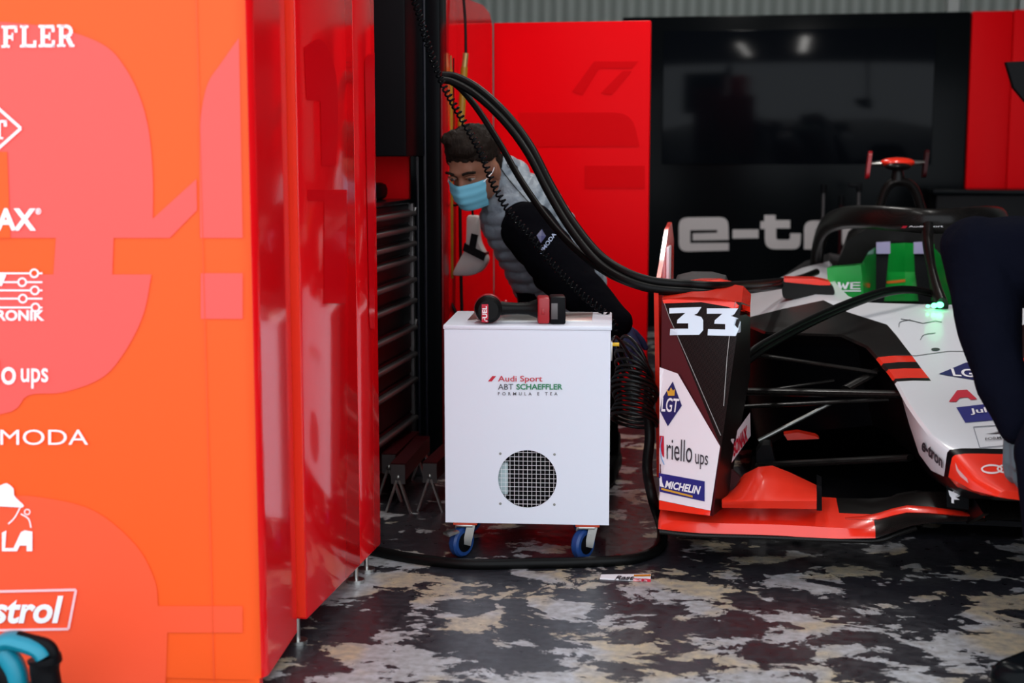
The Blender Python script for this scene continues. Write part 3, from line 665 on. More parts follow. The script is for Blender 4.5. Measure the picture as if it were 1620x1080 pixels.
def body_half(sg):
    mb = MB(); rows = []
    for Y, zc, (b1, zb), (e, ze), (d, zd), z0_ in RW:
        h = [(0, zc), (b1 * .5, zc - .001 + (zb - zc) * .3), (b1, zb), ((b1 + e) / 2, (zb + ze) / 2 + .003), (e - .006, ze + .003), (e, ze - .004), ((e + d) / 2, (ze + zd) / 2), (d, zd), (d - .02, (zd + z0_) / 2), (d - .05, z0_), (0, z0_)]
        rows.append([V((KX + sg * x, Y, z)) for x, z in h])
    def col(i, j):
        Y = RW[i][0]
        if Y < 3.26: return 2 if j < 8 else 4
        if Y < 3.29: return 4
        if Y < 3.85: return 0 if j < 7 else 4
        if j < 2: return 0
        if j < 5 or (j < 7 and Y < 4.1): return {3.88: 2, 4.05: 2}.get(Y, 1)
        return 4
    mb.grid(rows, mf=col)
    n = len(rows[0]); mb.f.append(list(range(n))); mb.m.append(2)
    return mb
nose = body_half(-1); nb_ = body_half(-1).bvh()
mh = body_half(1); nose.add(mh.v, [f[::-1] for f in mh.f]); nose.m[-len(mh.f):] = mh.m
ob = nose.build('nose_and_hood', CAR, car, smooth=40)
# cockpit tub, side pods, engine cover
def sec(Y, pts): return [V((KX + x, Y, z)) for x, z in pts] + [V((KX - x, Y, z)) for x, z in pts[::-1]]
cs_ = MB()
for sg in (-1, 1):
    R_ = []
    for Y, xi, zi, xm, zm, xo, zo, zbt in ((4.75, .20, .578, .37, .588, .63, .52, .08), (4.9, .27, .588, .39, .590, .645, .52, .06), (5.2, .295, .600, .40, .590, .66, .515, .05), (5.6, .30, .615, .41, .592, .66, .50, .05), (5.95, .29, .63, .41, .60, .64, .49, .05), (6.6, .26, .62, .38, .58, .56, .46, .05), (7.6, .2, .55, .28, .5, .40, .40, .06), (8.2, .12, .5, .18, .45, .25, .36, .1)):
        R_.append([V((KX + sg * x, Y, z)) for x, z in ((xi - .02, .25), (xi, zi - .015), (xi + .012, zi), (xm, zm), (xo - .02, zo + .006), (xo, zo - .02), (xo, zbt), (0, zbt))])
    cs_.grid(R_, mf=lambda i, j: 0 if (j < 4 and i < 4) else (1 if j < 4 else 4))
cs_.build('side_pods', CAR, car, smooth=40)
ec = MB(); R_ = []
for Y, hw, zt in ((5.93, .235, .80), (6.1, .22, .84), (6.35, .18, .83), (6.9, .12, .74), (7.6, .08, .62), (8.25, .05, .52)):
    R_.append([V((KX + hw * 1.25 * x, Y, .40 + (zt - .40) * z)) for x, z in ((-1, 0), (-.97, .45), (-.8, .78), (-.45, .95), (0, 1), (.45, .95), (.8, .78), (.97, .45), (1, 0))])
ec.grid(R_); ec.f.append(list(range(9))); ec.m.append(0); ec.build('engine_cover', CARB, car)
MB().box(KX - .26, KX + .26, 5.0, 5.9, .06, .1).build('tub_floor', BLACK, car)
# cockpit green padding
pd = MB()
for sg in (-1, 1):
    P_ = [aY(u, v, 5.30) for u, v in ((1308, 424), (1362, 419), (1367, 470), (1312, 478))] if sg < 0 else None
    if sg < 0:
        pd.prism(P_, (0.02, .10, 0))
        pd.grid([[aY(1362, 419, 5.30), aY(1374, 398, 5.62), aY(1392, 386, 5.86)], [aY(1367, 474, 5.30), aY(1378, 474, 5.62), aY(1396, 474, 5.86)]])
    else:
        pd.grid([[aY(1506, 421, 5.30), aY(1494, 408, 5.5), aY(1474, 388, 5.86)], [aY(1510, 484, 5.30), aY(1494, 482, 5.5), aY(1474, 474, 5.86)]])
pd.build('cockpit_padding', GREEN, car)
wbv = MB().prism([aY(u, v, 5.30) for u, v in ((1300, 415), (1370, 412), (1372, 482), (1300, 482))], (.02, .1, 0)).bvh()
sticker('lettering', [[(1325, 446), (1329, 446), (1331, 453), (1334, 447), (1337, 453), (1340, 446), (1344, 446), (1339, 457), (1335, 457), (1333, 452), (1331, 457), (1327, 457)], rect(1345, 446, 1349, 457)] + [rect(1345, y, 1361, y + 1.6) for y in (446, 450.5, 455.5)] + [rect(1326, 459, 1362, 461)], WLET, wbv, car)
st_ = MB(); rows = []
for v in (384, 392, 405, 430, 455, 476):
    rows.append([aY(u, v + abs(u - 1432) * .05 * (v < 400), 5.88 - (.06 if v > 440 else 0) + abs(u - 1432) / 44 * -.05) for u in (1388, 1400, 1415, 1432, 1448, 1462, 1478)])
st_.grid(rows); so_ = st_.bvh(); st_.build('seat', GREEN, car)
sticker('orange_stripe', [[(1402, 445), (1432, 442), (1432, 446), (1402, 449)]], ORSTR, so_, car)
sticker('orange_stripe', [rect(1369, 448, 1376, 455)], ORSTR, pd.bvh(), car)
for us, k in (((1397, 1393, 1388), 0), ((1456, 1458, 1464), 1)):
    b_ = MB()
    r0 = [[aY(u - 10.5, v, 5.78 - i * .03), aY(u + 10.5, v, 5.78 - i * .03)] for i, (u, v) in enumerate(zip(us, (388, 430, 478)))]
    b_.grid(r0); b_.grid([[p + V((0, .008, 0)) for p in r] for r in r0])
    bo = b_.build('shoulder_belt', BLACK, car)
    u = us[0]; MB().prism([aY(u - 11, 383, 5.765), aY(u + 11, 382, 5.765), aY(u + 11, 401, 5.76), aY(u - 11, 401, 5.76)], (0, -.012, 0)).build('belt_pad', LILAC, bo)
# halo
hp = [(-.35, 6.02, .60), (-.345, 5.92, .70), (-.325, 5.72, .785), (-.28, 5.42, .828), (-.20, 5.18, .842), (-.10, 5.03, .842), (0, 4.98, .838)]
hp = hp + [(-x, y, z) for x, y, z in hp[::-1][1:]]
P = spline([(KX + x, y, z) for x, y, z in hp], 6)
hb = MB().tube(P, .042, 16, sq=(.62, 1.0)); hbv = hb.bvh(); halo = hb.build('halo', CARB, car)
MB().tube(spline([aY(1468, 356, 4.98), aY(1468, 385, 4.95), aY(1474, 425, 4.86), aY(1482, 460, 4.76), aY(1490, 486, 4.68)], 6), [.026 + .012 * (abs(i - 12) / 12) for i in range(25)], 14, sq=(1, .55)).build('halo_pillar', CARB, halo)
text('Audi Sport', [(1438, 360), (1492, 359.5), (1492, 356.5), (1438, 356.5)], WLET, hbv, halo, bold=.01); sticker('emblem', [[(1426, 360.5), (1433, 360.5), (1436, 357), (1429, 357)]], RLET, hbv, halo)
for u, v, r in ((1478, 483, .010), (1487, 482, .012), (1468, 484, .006)): MB().sph(aY(u, v, 4.66), (r, r, r * .8)).build('status_light', LED, car)
gl = bpy.data.lights.new('status_glow', 'POINT'); gl.energy = .04; gl.color = (.1, 1, .35); gl.shadow_soft_size = .03
go = bpy.data.objects.new('status_glow', gl); C.objects.link(go); go.location = aY(1480, 470, 4.60)
# roll hoop and camera bar
rh = MB().tube(spline([aY(1384, 352, 6.2), aY(1392, 325, 6.2), aY(1400, 302, 6.2), aY(1410, 290, 6.2), aY(1422, 287, 6.2), aY(1437, 290, 6.2), aY(1448, 302, 6.2), aY(1456, 325, 6.2), aY(1464, 350, 6.2)], 5), .024, 12, sq=(1.2, .8)).build('roll_hoop', CARB, car)
tc = MB().tube([aY(1420, 286, 6.2), aY(1420, 262, 6.2)], [.03, .018], 12).build('camera_stem', CARB, rh)
cbm = MB().tube([aY(1378, 259, 6.2), aY(1400, 258, 6.2), aY(1440, 257, 6.2), aY(1462, 257, 6.2)], [.008, .013, .013, .008], 12, sq=(1.8, 1)).build('camera_bar', STEEL, rh)
MB().sph(aY(1420, 257, 6.2), (.075, .05, .022)).build('camera_pod', FLUO, rh); MB().sph(aY(1420, 263, 6.18), (.055, .05, .018)).build('camera_base', CARB, rh)
for u, v, m_ in ((1374, 262, TOOLRED), (1464, 260, DRED)):
    c = aY(u, v, 6.2); pr = rnd([(-.045, -.055), (.045, -.055), (.055, .06), (-.03, .062)], .03)
    MB().prism([c + V((-.007 + y * .1, x * .9, y)) for x, y in pr], (.014, 0, 0)).build('camera_paddle', m_, rh)
# mirrors
mr = MB().prism([aY(*p, 4.92) for p in rnd([(1236, 443), (1300, 447), (1318, 452), (1322, 466), (1300, 470), (1238, 473)], [8, 3, 4, 6, 4, 8])], (.0, .09, 0)); mo = mr.build('mirror', CARB, car)
MB().prism([aY(*p, 4.918) for p in rnd([(1240, 440), (1290, 441), (1314, 446), (1314, 451), (1296, 451), (1240, 446)], 3)], (0, .094, 0)).build('mirror_cap', FLUO, mo)
MB().tube(spline([aY(1306, 462, 4.95), aY(1316, 476, 4.93), aY(1328, 497, 4.86)], 5), .010, 10, sq=(1.5, .6)).build('mirror_stalk', CARB, mo)
mm = MB().box(KX + .33, KX + .49, 4.92, 5.0, .575, .635, .02).tube([(KX + .36, 4.95, .59), (KX + .30, 4.86, .56)], .01).build('mirror', CARB, car)
# front wing
def wingrow(x, y, z, ch, th): return [V((x, y, z)), V((x, y + ch * .05, z + th)), V((x, y + ch * .4, z + th + ch * .06)), V((x, y + ch, z + ch * .16)), V((x, y + ch, z + ch * .16 - .006)), V((x, y + ch * .4, z + .0))]
wl = [(1041, 836, 3.60, .24, .020), (1046, 838, 3.585, .25, .024), (1130, 845, 3.56, .27, .026), (1240, 848, 3.55, .27, .026), (1330, 852, 3.54, .26, .024), (1385, 851, 3.53, .25, .020), (1412, 842, 3.52, .22, .018), (1440, 832, 3.50, .20, .015), (1475, 826, 3.47, .19, .012), (1530, 824, 3.43, .18, .012), (1607, 822, 3.42, .18, .012)]
rows = []
for u, v, Y, ch, th in wl: p = aY(u, v, Y); rows.append(wingrow(p.x, p.y, p.z, ch, th))
def wcol(i, j): return 2 if (j in (0, 1, 2) and i < 4) or (i < 5 and j in (0, 1)) else 1
wg = MB().grid(rows, mf=wcol, close=True); n = 6; wg.f.append(list(range(n))); wg.m.append(2); wg.mirror(rows[-1][0].x)
wing = wg.build('front_wing', CAR, car, smooth=50)
fs_ = MB()
low = [(1043, 842), (1100, 848), (1200, 851), (1330, 856), (1390, 856), (1420, 846), (1450, 836)]
fs_.tube(spline([aY(u, v - 1.5, 3.55) for u, v in low], 5), .007, 8, sq=(1, .9)); fs_.build('wing_lip', CARB, wing)
fl = MB(); rows = []
for u, v0, v1, Y in ((1337, 818, 819, 3.50), (1365, 816, 821, 3.49), (1390, 811, 821, 3.48), (1412, 804, 815, 3.47), (1435, 799, 810, 3.46), (1470, 801, 811, 3.43), (1520, 808, 815, 3.40), (1558, 815, 817, 3.38)):
    rows.append([aY(u, v1, Y), aY(u, (v0 + v1) / 2, Y + .012), aY(u, v0, Y + .03), aY(u, v0 + 1, Y + .045), aY(u, v1 + 2, Y + .015)])
fl.grid(rows, close=True); fl.build('wing_flap', FLUO, wing, smooth=60)
fk = MB(); rows = []
for u, v0, v1 in ((1300, 832, 838), (1360, 812, 836), (1420, 780, 830), (1450, 775, 818), (1500, 780, 822), (1560, 800, 822)):
    rows.append([aY(u, v1, 3.60), aY(u, v0 + (v1 - v0) * .4, 3.68), aY(u, v0, 3.76), aY(u, v0 + 1, 3.765), aY(u, v1 + 3, 3.61)])
fk.grid(rows, close=True).build('wing_flap', CARB, wing, smooth=60)
# red winglet block beside the wheel cover
wl_ = MB(); rows = []
for u, vt, vm, vb in ((1142, 788, 790, 803), (1160, 768, 789, 803), (1178, 750, 788.5, 803.5), (1200, 739, 788, 804), (1222, 737, 788, 804), (1250, 748, 788, 804.5), (1275, 760, 788, 805), (1292, 768, 788, 805)):
    rows.append([aY(u, vb, 3.545), aY(u, vm + 4, 3.535), aY(u, vm, 3.55), aY(u, vm * .45 + vt * .55, 3.63), aY(u, vt, 3.70), aY(u, vt - 1, 3.715), aY(u, vb, 3.62)])
wl_.grid(rows, close=True); k = len(rows[0]); wl_.f += [list(range(k)), list(range((len(rows) - 1) * k, len(rows) * k))]; wl_.m += [0, 0]
wl_.build('winglet', FLUO, wing, smooth=50)
MB().prism([aY(*p, 3.66) for p in ((1292, 766), (1300, 770), (1301, 838), (1292, 838))], (.004, .12, 0)).build('end_plate', BLACK, wing)
pe = [aY(*p, 3.66) for p in ((1140, 806), (1172, 756), (1150, 735))]
MB().prism(pe, (0, .02, 0)).build('winglet_bracket', DRED, wing)
# nose pylon
for sg in (-1, 1):
    q = [(3.22, .30), (3.42, .30), (3.62, .18), (3.40, .18)]
    pl_ = MB().prism([V((KX + sg * .065, y, z)) for y, z in ((3.20, .275), (3.52, .275), (3.62, .195), (3.44, .190))], (sg * .012, 0, 0)); pl_.build('nose_pylon', CAR[4], car)
pv = MB().add([aY(1480, 740, 3.35), aY(1560, 740, 3.35), aY(1560, 830, 3.35), aY(1480, 830, 3.35)], [(0, 1, 2, 3)]).bvh()
bx = MB().prism([aY(*p, 3.36) for p in ((1497, 752), (1532, 768), (1533, 806), (1498, 802))], (.01, .05, 0)); bxv = bx.bvh(); bp = bx.build('pylon_fairing', CAR[4], car)
sticker('emblem', [[(1503, 765), (1512, 767), (1512, 774), (1503, 772)], [(1500, 775), (1520, 782), (1510, 785), (1518, 790), (1509, 790), (1509, 796), (1505, 795), (1505, 787), (1502, 783)]] + ring(1512, 781, 8, 5, 1.2, 14), WLET, bxv, bp)
# wheel cover pod with number
pa = dict(A=aY(1047, 473, 3.72), B=aY(1043, 806, 3.60), Fb=aY(1128, 816, 3.53), Fm=aY(1141, 708, 3.53), Ft=aY(1173, 478, 3.67), Rt=aY(1187, 484, 3.80), Rm=aY(1187, 592, 3.80), Rb=aY(1150, 798, 3.64))
k = {n_: i for i, n_ in enumerate(pa)}
pm = MB(); pm.add(list(pa.values()), [[k[x] for x in f] for f in (('A', 'B', 'Fb', 'Fm'), ('A', 'Fm', 'Ft'), ('Ft', 'Fm', 'Rm', 'Rt'), ('Fm', 'Fb', 'Rb', 'Rm'))])
pm.m[0] = 1; pbv = pm.bvh()
tA, tB, tT, tR = [V((p.x, 4.30, p.z)) for p in (pa['A'], pa['B'], pa['Ft'], pa['Rt'])]
tA.y = 4.0; tB.y = 3.95
pm.add([pa['A'], pa['B'], tB, tA], [(0, 1, 2, 3)], 2)
top = [pa['A'], aY(1090, 469.5, 3.69), aY(1130, 471, 3.665), pa['Ft'], pa['Rt']]
pm.add(top + [V((p.x, 4.0, p.z + .012)) for p in top], [(i, i + 1, i + 6, i + 5) for i in range(4)] + [(0, 3, 2, 1)], 2)
pod = pm.build('wheel_cover', [CARB, mat('carbon_painted_red_reflection', (.05, .003, .006), .3, coat=.4), FLUO], car, smooth=25)  # outer facet: red reflection put into the carbon's base colour
W = lambda n_, ps, m_, off=.0012: sticker(n_, ps, m_, pbv, pod, off)
W('red_band', [[(1048, 474), (1090, 471), (1130, 473), (1163, 478), (1187, 485), (1187, 502), (1172, 492), (1150, 485), (1110, 478), (1050, 480)]], FLUO)
def q2(pts): return [(1030 + x / 2.572, 440 + y / 2.572) for x, y in pts]
three = [(75, 122), (206, 118), (190, 143), (176, 150), (205, 158), (213, 172), (213, 212), (196, 231), (78, 232), (80, 206), (152, 206), (152, 184), (106, 184), (108, 170), (140, 142), (75, 144)]
W('number', [q2(three), q2([(x * .97 + 155, y + 4 * (x - 75) / 130 + 1) for x, y in three])], mat('pale_blue_vinyl', (.72, .82, .92), .4), .002)
W('white_sheet', [q2([(36, 362), (110, 388), (282, 684), (243, 945), (34, 902)])], WPINK)
W('red_base', [q2([(34, 903), (243, 946), (240, 966), (34, 940)])], FLUO)
W('edge_line', stroke(q2([(50, 90), (75, 160), (150, 330), (284, 640)]), 1.0) + stroke(q2([(345, 95), (325, 180), (310, 320), (296, 520)]), 1.2), mat('painted_edge_highlight', (.25, .24, .23), .3))  # pale strokes along the folds stand in for edge highlights
W('emblem', [q2([(90, 420), (127, 518), (70, 602), (38, 540), (46, 490)])], NAVY, .002)
W('emblem', [q2([(72, 478), (66, 452), (76, 460), (84, 444), (92, 458), (100, 450), (98, 478)])], GOLD, .003)
TW = lambda s_, q, m_, **kk: text(s_, q2(q), m_, pbv, pod, **{'off': .003, **kk})
TW('LGT', [(44, 542), (110, 546), (118, 490), (48, 484)], WLET, bold=.015)
W('emblem', [q2([(36, 640), (54, 642), (55, 730), (48, 722), (40, 690), (36, 690)])], RLET, .002)
W('emblem', stroke(q2([(47, 645), (40, 680), (44, 730), (56, 758)]), 1.4), mat('sky_blue', (.15, .4, .7), .4), .003)
TW('riello', [(66, 735), (168, 752), (172, 662), (66, 648)], DLET); TW('ups', [(182, 775), (232, 778), (235, 722), (182, 712)], DLET)
W('blue_label', [q2([(34, 792), (220, 826), (220, 908), (36, 868)])], BVIN, .002); W('yellow_line', [q2([(44, 852), (172, 884), (172, 892), (44, 860)])], GOLD, .003)
W('emblem', [q2([(36, 800), (46, 808), (48, 830), (56, 850), (38, 846)])], WLET, .003)
TW('MICHELIN', [(58, 852), (200, 880), (206, 846), (62, 822)], WLET, bold=.035, shear=.15)
W('white_patch', [q2([(400, 545), (402, 640), (298, 788), (322, 655)])], WPINK, .002)
TW('SONAX', [(330, 728), (388, 660), (384, 594), (330, 670)], RLET, bold=.04, off=.004)
# tall fin at the outer back of the cover, tyre, wishbones
MB().prism([aX(*p, -.278) for p in ()] if 0 else [V((-.283, y, z)) for y, z in ((3.78, .70), (3.95, .76), (4.15, .845), (4.3, .86), (4.42, .80), (4.45, .12), (3.98, .15))], (.012, 0, 0)).build('cover_fin', FLUO, pod)
MB().box(-.2705, -.262, 4.05, 4.16, .60, .80, .002).build('fin_panel', WPINK, pod)
ty = MB().lathe([(.20, -.075), (.30, -.085), (.335, -.07), (.345, -.03), (.345, .03), (.335, .07), (.30, .085), (.20, .075)], (-.175, 4.20, .375), (1, 0, 0), 48); ty.build('tyre', GREYR, car)
MB().lathe([(.05, -.05), (.19, -.06), (.205, -.075), (.205, .075), (.19, .06), (.05, .05)], (-.175, 4.20, .375), (1, 0, 0), 32).build('rim', BLACK, car)
rt_ = MB().lathe([(.20, -.10), (.30, -.115), (.335, -.10), (.345, 0), (.335, .10), (.30, .115), (.20, .10)], (2 * KX + .135, 4.20, .375), (1, 0, 0), 48).build('tyre', GREYR, car)
for x in (2 * KX + .13,):
    MB().lathe([(.20, -.12), (.32, -.14), (.35, -.12), (.355, 0), (.35, .12), (.32, .14), (.20, .12)], (x, 7.25, .36), (1, 0, 0), 40).build('tyre', GREYR, car)
rf = MB(); rows = []
for u, v0, v1 in ((1060, 452, 462), (1085, 444, 464), (1110, 440, 465), (1140, 440, 465), (1162, 446, 463)): rows.append([aY(u, v1, 3.98), aY(u, v0 + 4, 4.02), aY(u, v0, 4.10), aY(u, v0, 4.2)])
rf.grid(rows); rf.build('cover_roof', FLUO, car)
def arm(pts, r, sq=(1.6, .8), n_='wishbone', m_=CARB): return MB().tube([aY(*p) for p in pts], r, 10, sq=sq).build(n_, m_, car)
arm([(1175, 619, 4.12), (1432, 624, 3.88)], .014); arm([(1175, 643, 4.2), (1410, 632, 4.1)], .008); arm([(1200, 697, 4.1), (1318, 636, 4.15)], .006, (1, 1), 'push_rod', DSTEEL)
arm([(1215, 617, 4.3), (1320, 602, 4.3)], .006); arm([(1338, 615, 4.1), (1395, 584, 4.2)], .012); arm([(1200, 736, 4.0), (1440, 724, 3.75)], .012)
arm([(1190, 560, 4.3), (1390, 590, 4.15)], .008)
MB().prism([aY(*p, 4.35) for p in ((1240, 687), (1262, 684), (1290, 690), (1296, 694), (1246, 696))], (0, .05, .0)).build('brake_duct_vane', FLUO, car)
MB().prism([aY(*p, 4.0) for p in rnd([(1196, 716), (1205, 704), (1220, 704), (1228, 740), (1198, 745)], 4)], (0, .08, 0)).build('brake_duct', BLACK, car)
MB().box(-.02, 2 * KX + .02, 4.0, 7.6, .045, .06).build('car_floor', BLACK, car)
# stickers on the nose
NS = lambda n_, ps, m_, off=.0015: sticker(n_, ps, m_, nb_, car, off)
NT = lambda s_, q, m_, **kk: text(s_, q, m_, nb_, car, **{'off': .003, **kk})
NS('emblem', [[(1485, 592), (1528, 574), (1590, 574), (1600, 600), (1545, 602)]], NAVY); NT('LGT', [(1508, 596), (1562, 600), (1562, 586), (1504, 584)], WLET, bold=.02)
NS('lettering', [[(1501, 636), (1514, 618), (1530, 617), (1546, 632), (1536, 633), (1531, 629), (1518, 630), (1513, 636)], [(1549, 617), (1556, 616), (1564, 631), (1554, 632)]], RLET)
NT('BB', [(1556, 632), (1600, 630), (1594, 615), (1550, 616)], RLET, bold=.05)
NS('blue_label', [[(1513, 645), (1566, 639), (1600, 638), (1604, 662), (1527, 669)]], BVIN); NT('Julius', [(1536, 658), (1592, 654), (1588, 643), (1533, 648)], WLET, bold=.02)
NS('label_outline', stroke([(1540, 676), (1600, 672), (1606, 704), (1550, 709), (1540, 676)], 1.1), mat('grey_line', (.12, .14, .18), .5))
NS('emblem', [[(1559, 687), (1580, 684), (1588, 682), (1590, 686)], [(1573, 684), (1588, 681), (1590, 683)]], DLET); NT('FORMULA', [(1559, 698), (1604, 694), (1602, 690), (1558, 694)], DLET, bold=.01)
for cx in (1569, 1594, 1619): NS('emblem', ring(cx, 743 - (cx - 1569) * .02, 17, 7.5, 2.6, 30), mat('ring_white', (.9, .8, .8), .4), .002)
NT('e-tron', [(1459, 711), (1493, 741), (1493, 724), (1462, 694)], DLET, bold=.035)
NS('emblem', [[(1512, 731), (1517, 742), (1531, 757), (1533, 764), (1520, 753), (1514, 744)]], mat('pink_print', (.8, .45, .45), .5))
NS('seam', stroke([(1420, 562), (1450, 563), (1500, 556), (1540, 556)], .8) + stroke([(1425, 505), (1440, 507), (1460, 512), (1480, 508), (1490, 510)], .9) + stroke(cur([(1422, 518), (1424, 510), (1440, 506)]), .9) + stroke(cur([(1456, 538), (1462, 530), (1480, 527)]), .9), DLET)
NS('vent', ring(1480, 553, 7, 2.4, 2.3, 16), DLET)
# ------------------------------------------------------------------ rods behind the cockpit, cabinet, dark monitor
t = thing('rod_stand', 'stand of thin rods with black tops behind the cockpit rim', 'stand', (.27, 7.95, 0))
Y_ = 8.45
base = [aY(u, 380, Y_) for u in (1295, 1372)]
MB().box(base[0].x, base[1].x, Y_ - .1, Y_ + .1, 0, .05, .01).build('base', BLACK, t)
for u, v in ((1303, 300), (1331, 318), (1359, 298)):
    p = aY(u, v, Y_); r_ = MB().cyl((p.x, Y_, .05), p, .009).build('rod', GREYM if u != 1331 else DRED, t)
    MB().cyl(p - V((0, 0, .02)), p + V((0, 0, .03)), .016).build('rod_top', BLACK, r_)
p = aY(1342, 293, Y_); q_ = aY(1363, 293, Y_); MB().box(p.x, q_.x, Y_ - .015, Y_ + .015, p.z - .012, p.z + .012, .004).build('cross_handle', BLACK, t)
t = thing('work_cabinet', 'low black work cabinet at the back, right of the cockpit', 'cabinet', (1.3, 8.5, 0))
MB().box(.95, 1.75, 8.3, 8.7, .02, .84, .008).build('body', BLACK, t); MB().box(.93, 1.77, 8.28, 8.71, .84, .868, .004).build('top', BGLOSS, t)
t = thing('hanging_monitor', 'black angular monitor corner hanging at the right edge before the red panel', 'monitor', aY(1640, 130, 6.5))
mq = [aY(*p, 6.5) for p in ((1592, 98), (1680, 94), (1680, 178), (1622, 160), (1604, 138))]
MB().prism(mq, (0, .06, 0)).build('housing', BLACK, t)
MB().cyl(aY(1660, 100, 6.53), V((aY(1660, 100, 6.53).x, 6.53, 3.4)), .015).build('hanger', BLACK, t)

# ------------------------------------------------------------------ the mechanic bending behind the cart
def basis(zv, fv):
    z = V(zv).normalized(); f = V(fv); f = (f - z * f.dot(z)).normalized(); x = f.cross(z)
    return Matrix((x, f, z)).transposed()
# head frame: z = crown, y = the way the face looks
HC = aY(748, 264, 4.42)
fdir = V((-.28, -.90, -.32)); zdir = V((-.12, -.34, .93))
HB = basis(zdir, fdir)           # columns x(right->), y(face), z(crown)
def hp_(x, y, z): return HC + HB @ V((x, y, z))
neck = aY(800, 288, 4.56)
sh_l = aY(838, 366, 4.37); el_l = aY(905, 448, 4.24); wr_l = aY(974, 512, 4.13)
sh_r = aY(792, 352, 4.66); el_r = aY(838, 455, 4.62); wr_r = aY(846, 540, 4.42)
ch1 = aY(826, 340, 4.54); ch2 = aY(862, 402, 4.62); wst = aY(888, 455, 4.70); hip = aY(900, 520, 4.74)
hl, hr_ = hip + V((.10, -.03, -.02)), hip + V((-.10, .03, -.02))
kl, kr = V((-.50, 4.34, .44)), V((-.78, 4.40, .46)); al, ar = V((-.50, 4.62, .09)), V((-.80, 4.66, .09))
balls = [
 (hp_(0, -.008, .03), (.074, .092, .085), HB), (hp_(0, .015, -.045), (.060, .070, .072), HB), (hp_(0, .028, -.085), (.040, .045, .032), HB),
 (hp_(0, .088, -.018), hp_(0, .100, -.045), .010, .014), (hp_(0, .080, .012), (.052, .016, .010), HB),
 (hp_(-.078, -.008, -.018), (.012, .020, .034), HB), (hp_(.078, -.008, -.018), (.012, .020, .034), HB),
 (hp_(0, -.02, -.06), neck, .058, .062), (neck, ch1, .065, .10),
 (ch1, ch2, .118, .128), (ch2, wst, .128, .135), (wst, hip, .135, .145), (sh_l, ch1, .07, .10), (sh_r, ch1, .07, .10),
 (sh_l, el_l, .066, .052), (el_l, wr_l, .050, .036), (sh_r, el_r, .060, .050), (el_r, wr_r, .046, .034),
 (hl, kl, .10, .068), (kl, al, .064, .045), (hr_, kr, .10, .068), (kr, ar, .064, .045)]
bd = union(balls, .0085, 3)
p_ = thing('person', 'person in a grey quilted vest and blue face mask bending down behind the white cart', 'person', V((-.6, 4.6, 0)))
def skinidx(v): return (v - HC).length < .155 and (v - neck).length > .03 and (V(v) - neck).dot((HC - neck).normalized()) > .012
for i, f in enumerate(bd.f): bd.m[i] = 1 if skinidx(bd.v[f[0]]) else 0
bd.build('body', [CLOTH, SKIN], p_, smooth=180)
hb_ = union([(hp_(0, -.016, .050), (.083, .100, .084), HB), (hp_(0, -.05, .0), (.076, .062, .075), HB), (hp_(-.012, .060, .078), (.050, .030, .026), HB), (hp_(.02, .03, .108), (.05, .05, .022), HB)], .006, 2)
inv = HB.transposed(); kept = MB()
for i, v in enumerate(hb_.v):
    q = inv @ (v - HC)
    if q.y > .045 and q.z < .046 - 3.2 * q.x * q.x + .010 * noise.noise(q * 55): q.y = .045 - (q.y - .045) * .6
    if q.y > -.04 and q.z < .022: q.x *= .80
    s_ = noise.noise(V((q.x * 120, q.y * 60, q.z * 90))) * .005 + noise.noise(q * 30) * .005; q += q.normalized() * s_; hb_.v[i] = HC + HB @ q
hb_.build('hair', HAIR, p_, smooth=180)
# face: brows, eyes
fc = MB()
for sx in (-1, 1):
    fc.tube(spline([hp_(sx * .016, .097, .012), hp_(sx * .034, .095, .017), hp_(sx * .052, .078, .012)], 4), .0042, 8)
fc.build('eyebrows', HAIR, p_)
for sx in (-1, 1):
    e_ = MB().sph(hp_(sx * .032, .076, -.008), (.013, .011, .0055), rot=HB).build('eye', mat('eye_white_%d' % (sx + 1), (.35, .30, .28), .3), p_)
    MB().sph(hp_(sx * .032, .0855, -.009), (.0060, .004, .0050), rot=HB).build('iris', mat('iris_%d' % (sx + 1), (.02, .012, .008), .2), e_)
    MB().tube(spline([hp_(sx * .018, .086, -.004), hp_(sx * .032, .0885, .001), hp_(sx * .047, .078, -.003)], 4), .0030, 8).build('eyelid', SKIN, p_)
# face mask: pleated sheet bulging over nose and chin
rows = []
for i in range(15):
    t_ = i / 14; zz = -.022 - .092 * t_; row = []
    for j in range(17):
        s_ = j / 8 - 1; wdt = .066 * (1 - .22 * t_ ** 2)
        yb = .110 - .052 * s_ * s_ - .016 * (2 * t_ - .75) ** 2 + .010 * math.exp(-(s_ / .25) ** 2) * (1 - t_) + .0022 * math.sin(t_ * 22)
        row.append(hp_(s_ * wdt, yb, zz))
    rows.append(row)
mk = MB().grid(rows); mk.grid([[p - HB @ V((0, .003, 0)) for p in r] for r in rows])
mk_o = mk.build('face_mask', MASK, p_, smooth=70)
for sx in (-1, 1):
    MB().tube(spline([hp_(sx * .064, .060, -.026), hp_(sx * .076, .02, -.012), hp_(sx * .080, -.005, .008)], 5), .0013, 6).build('ear_loop', WLET, mk_o)
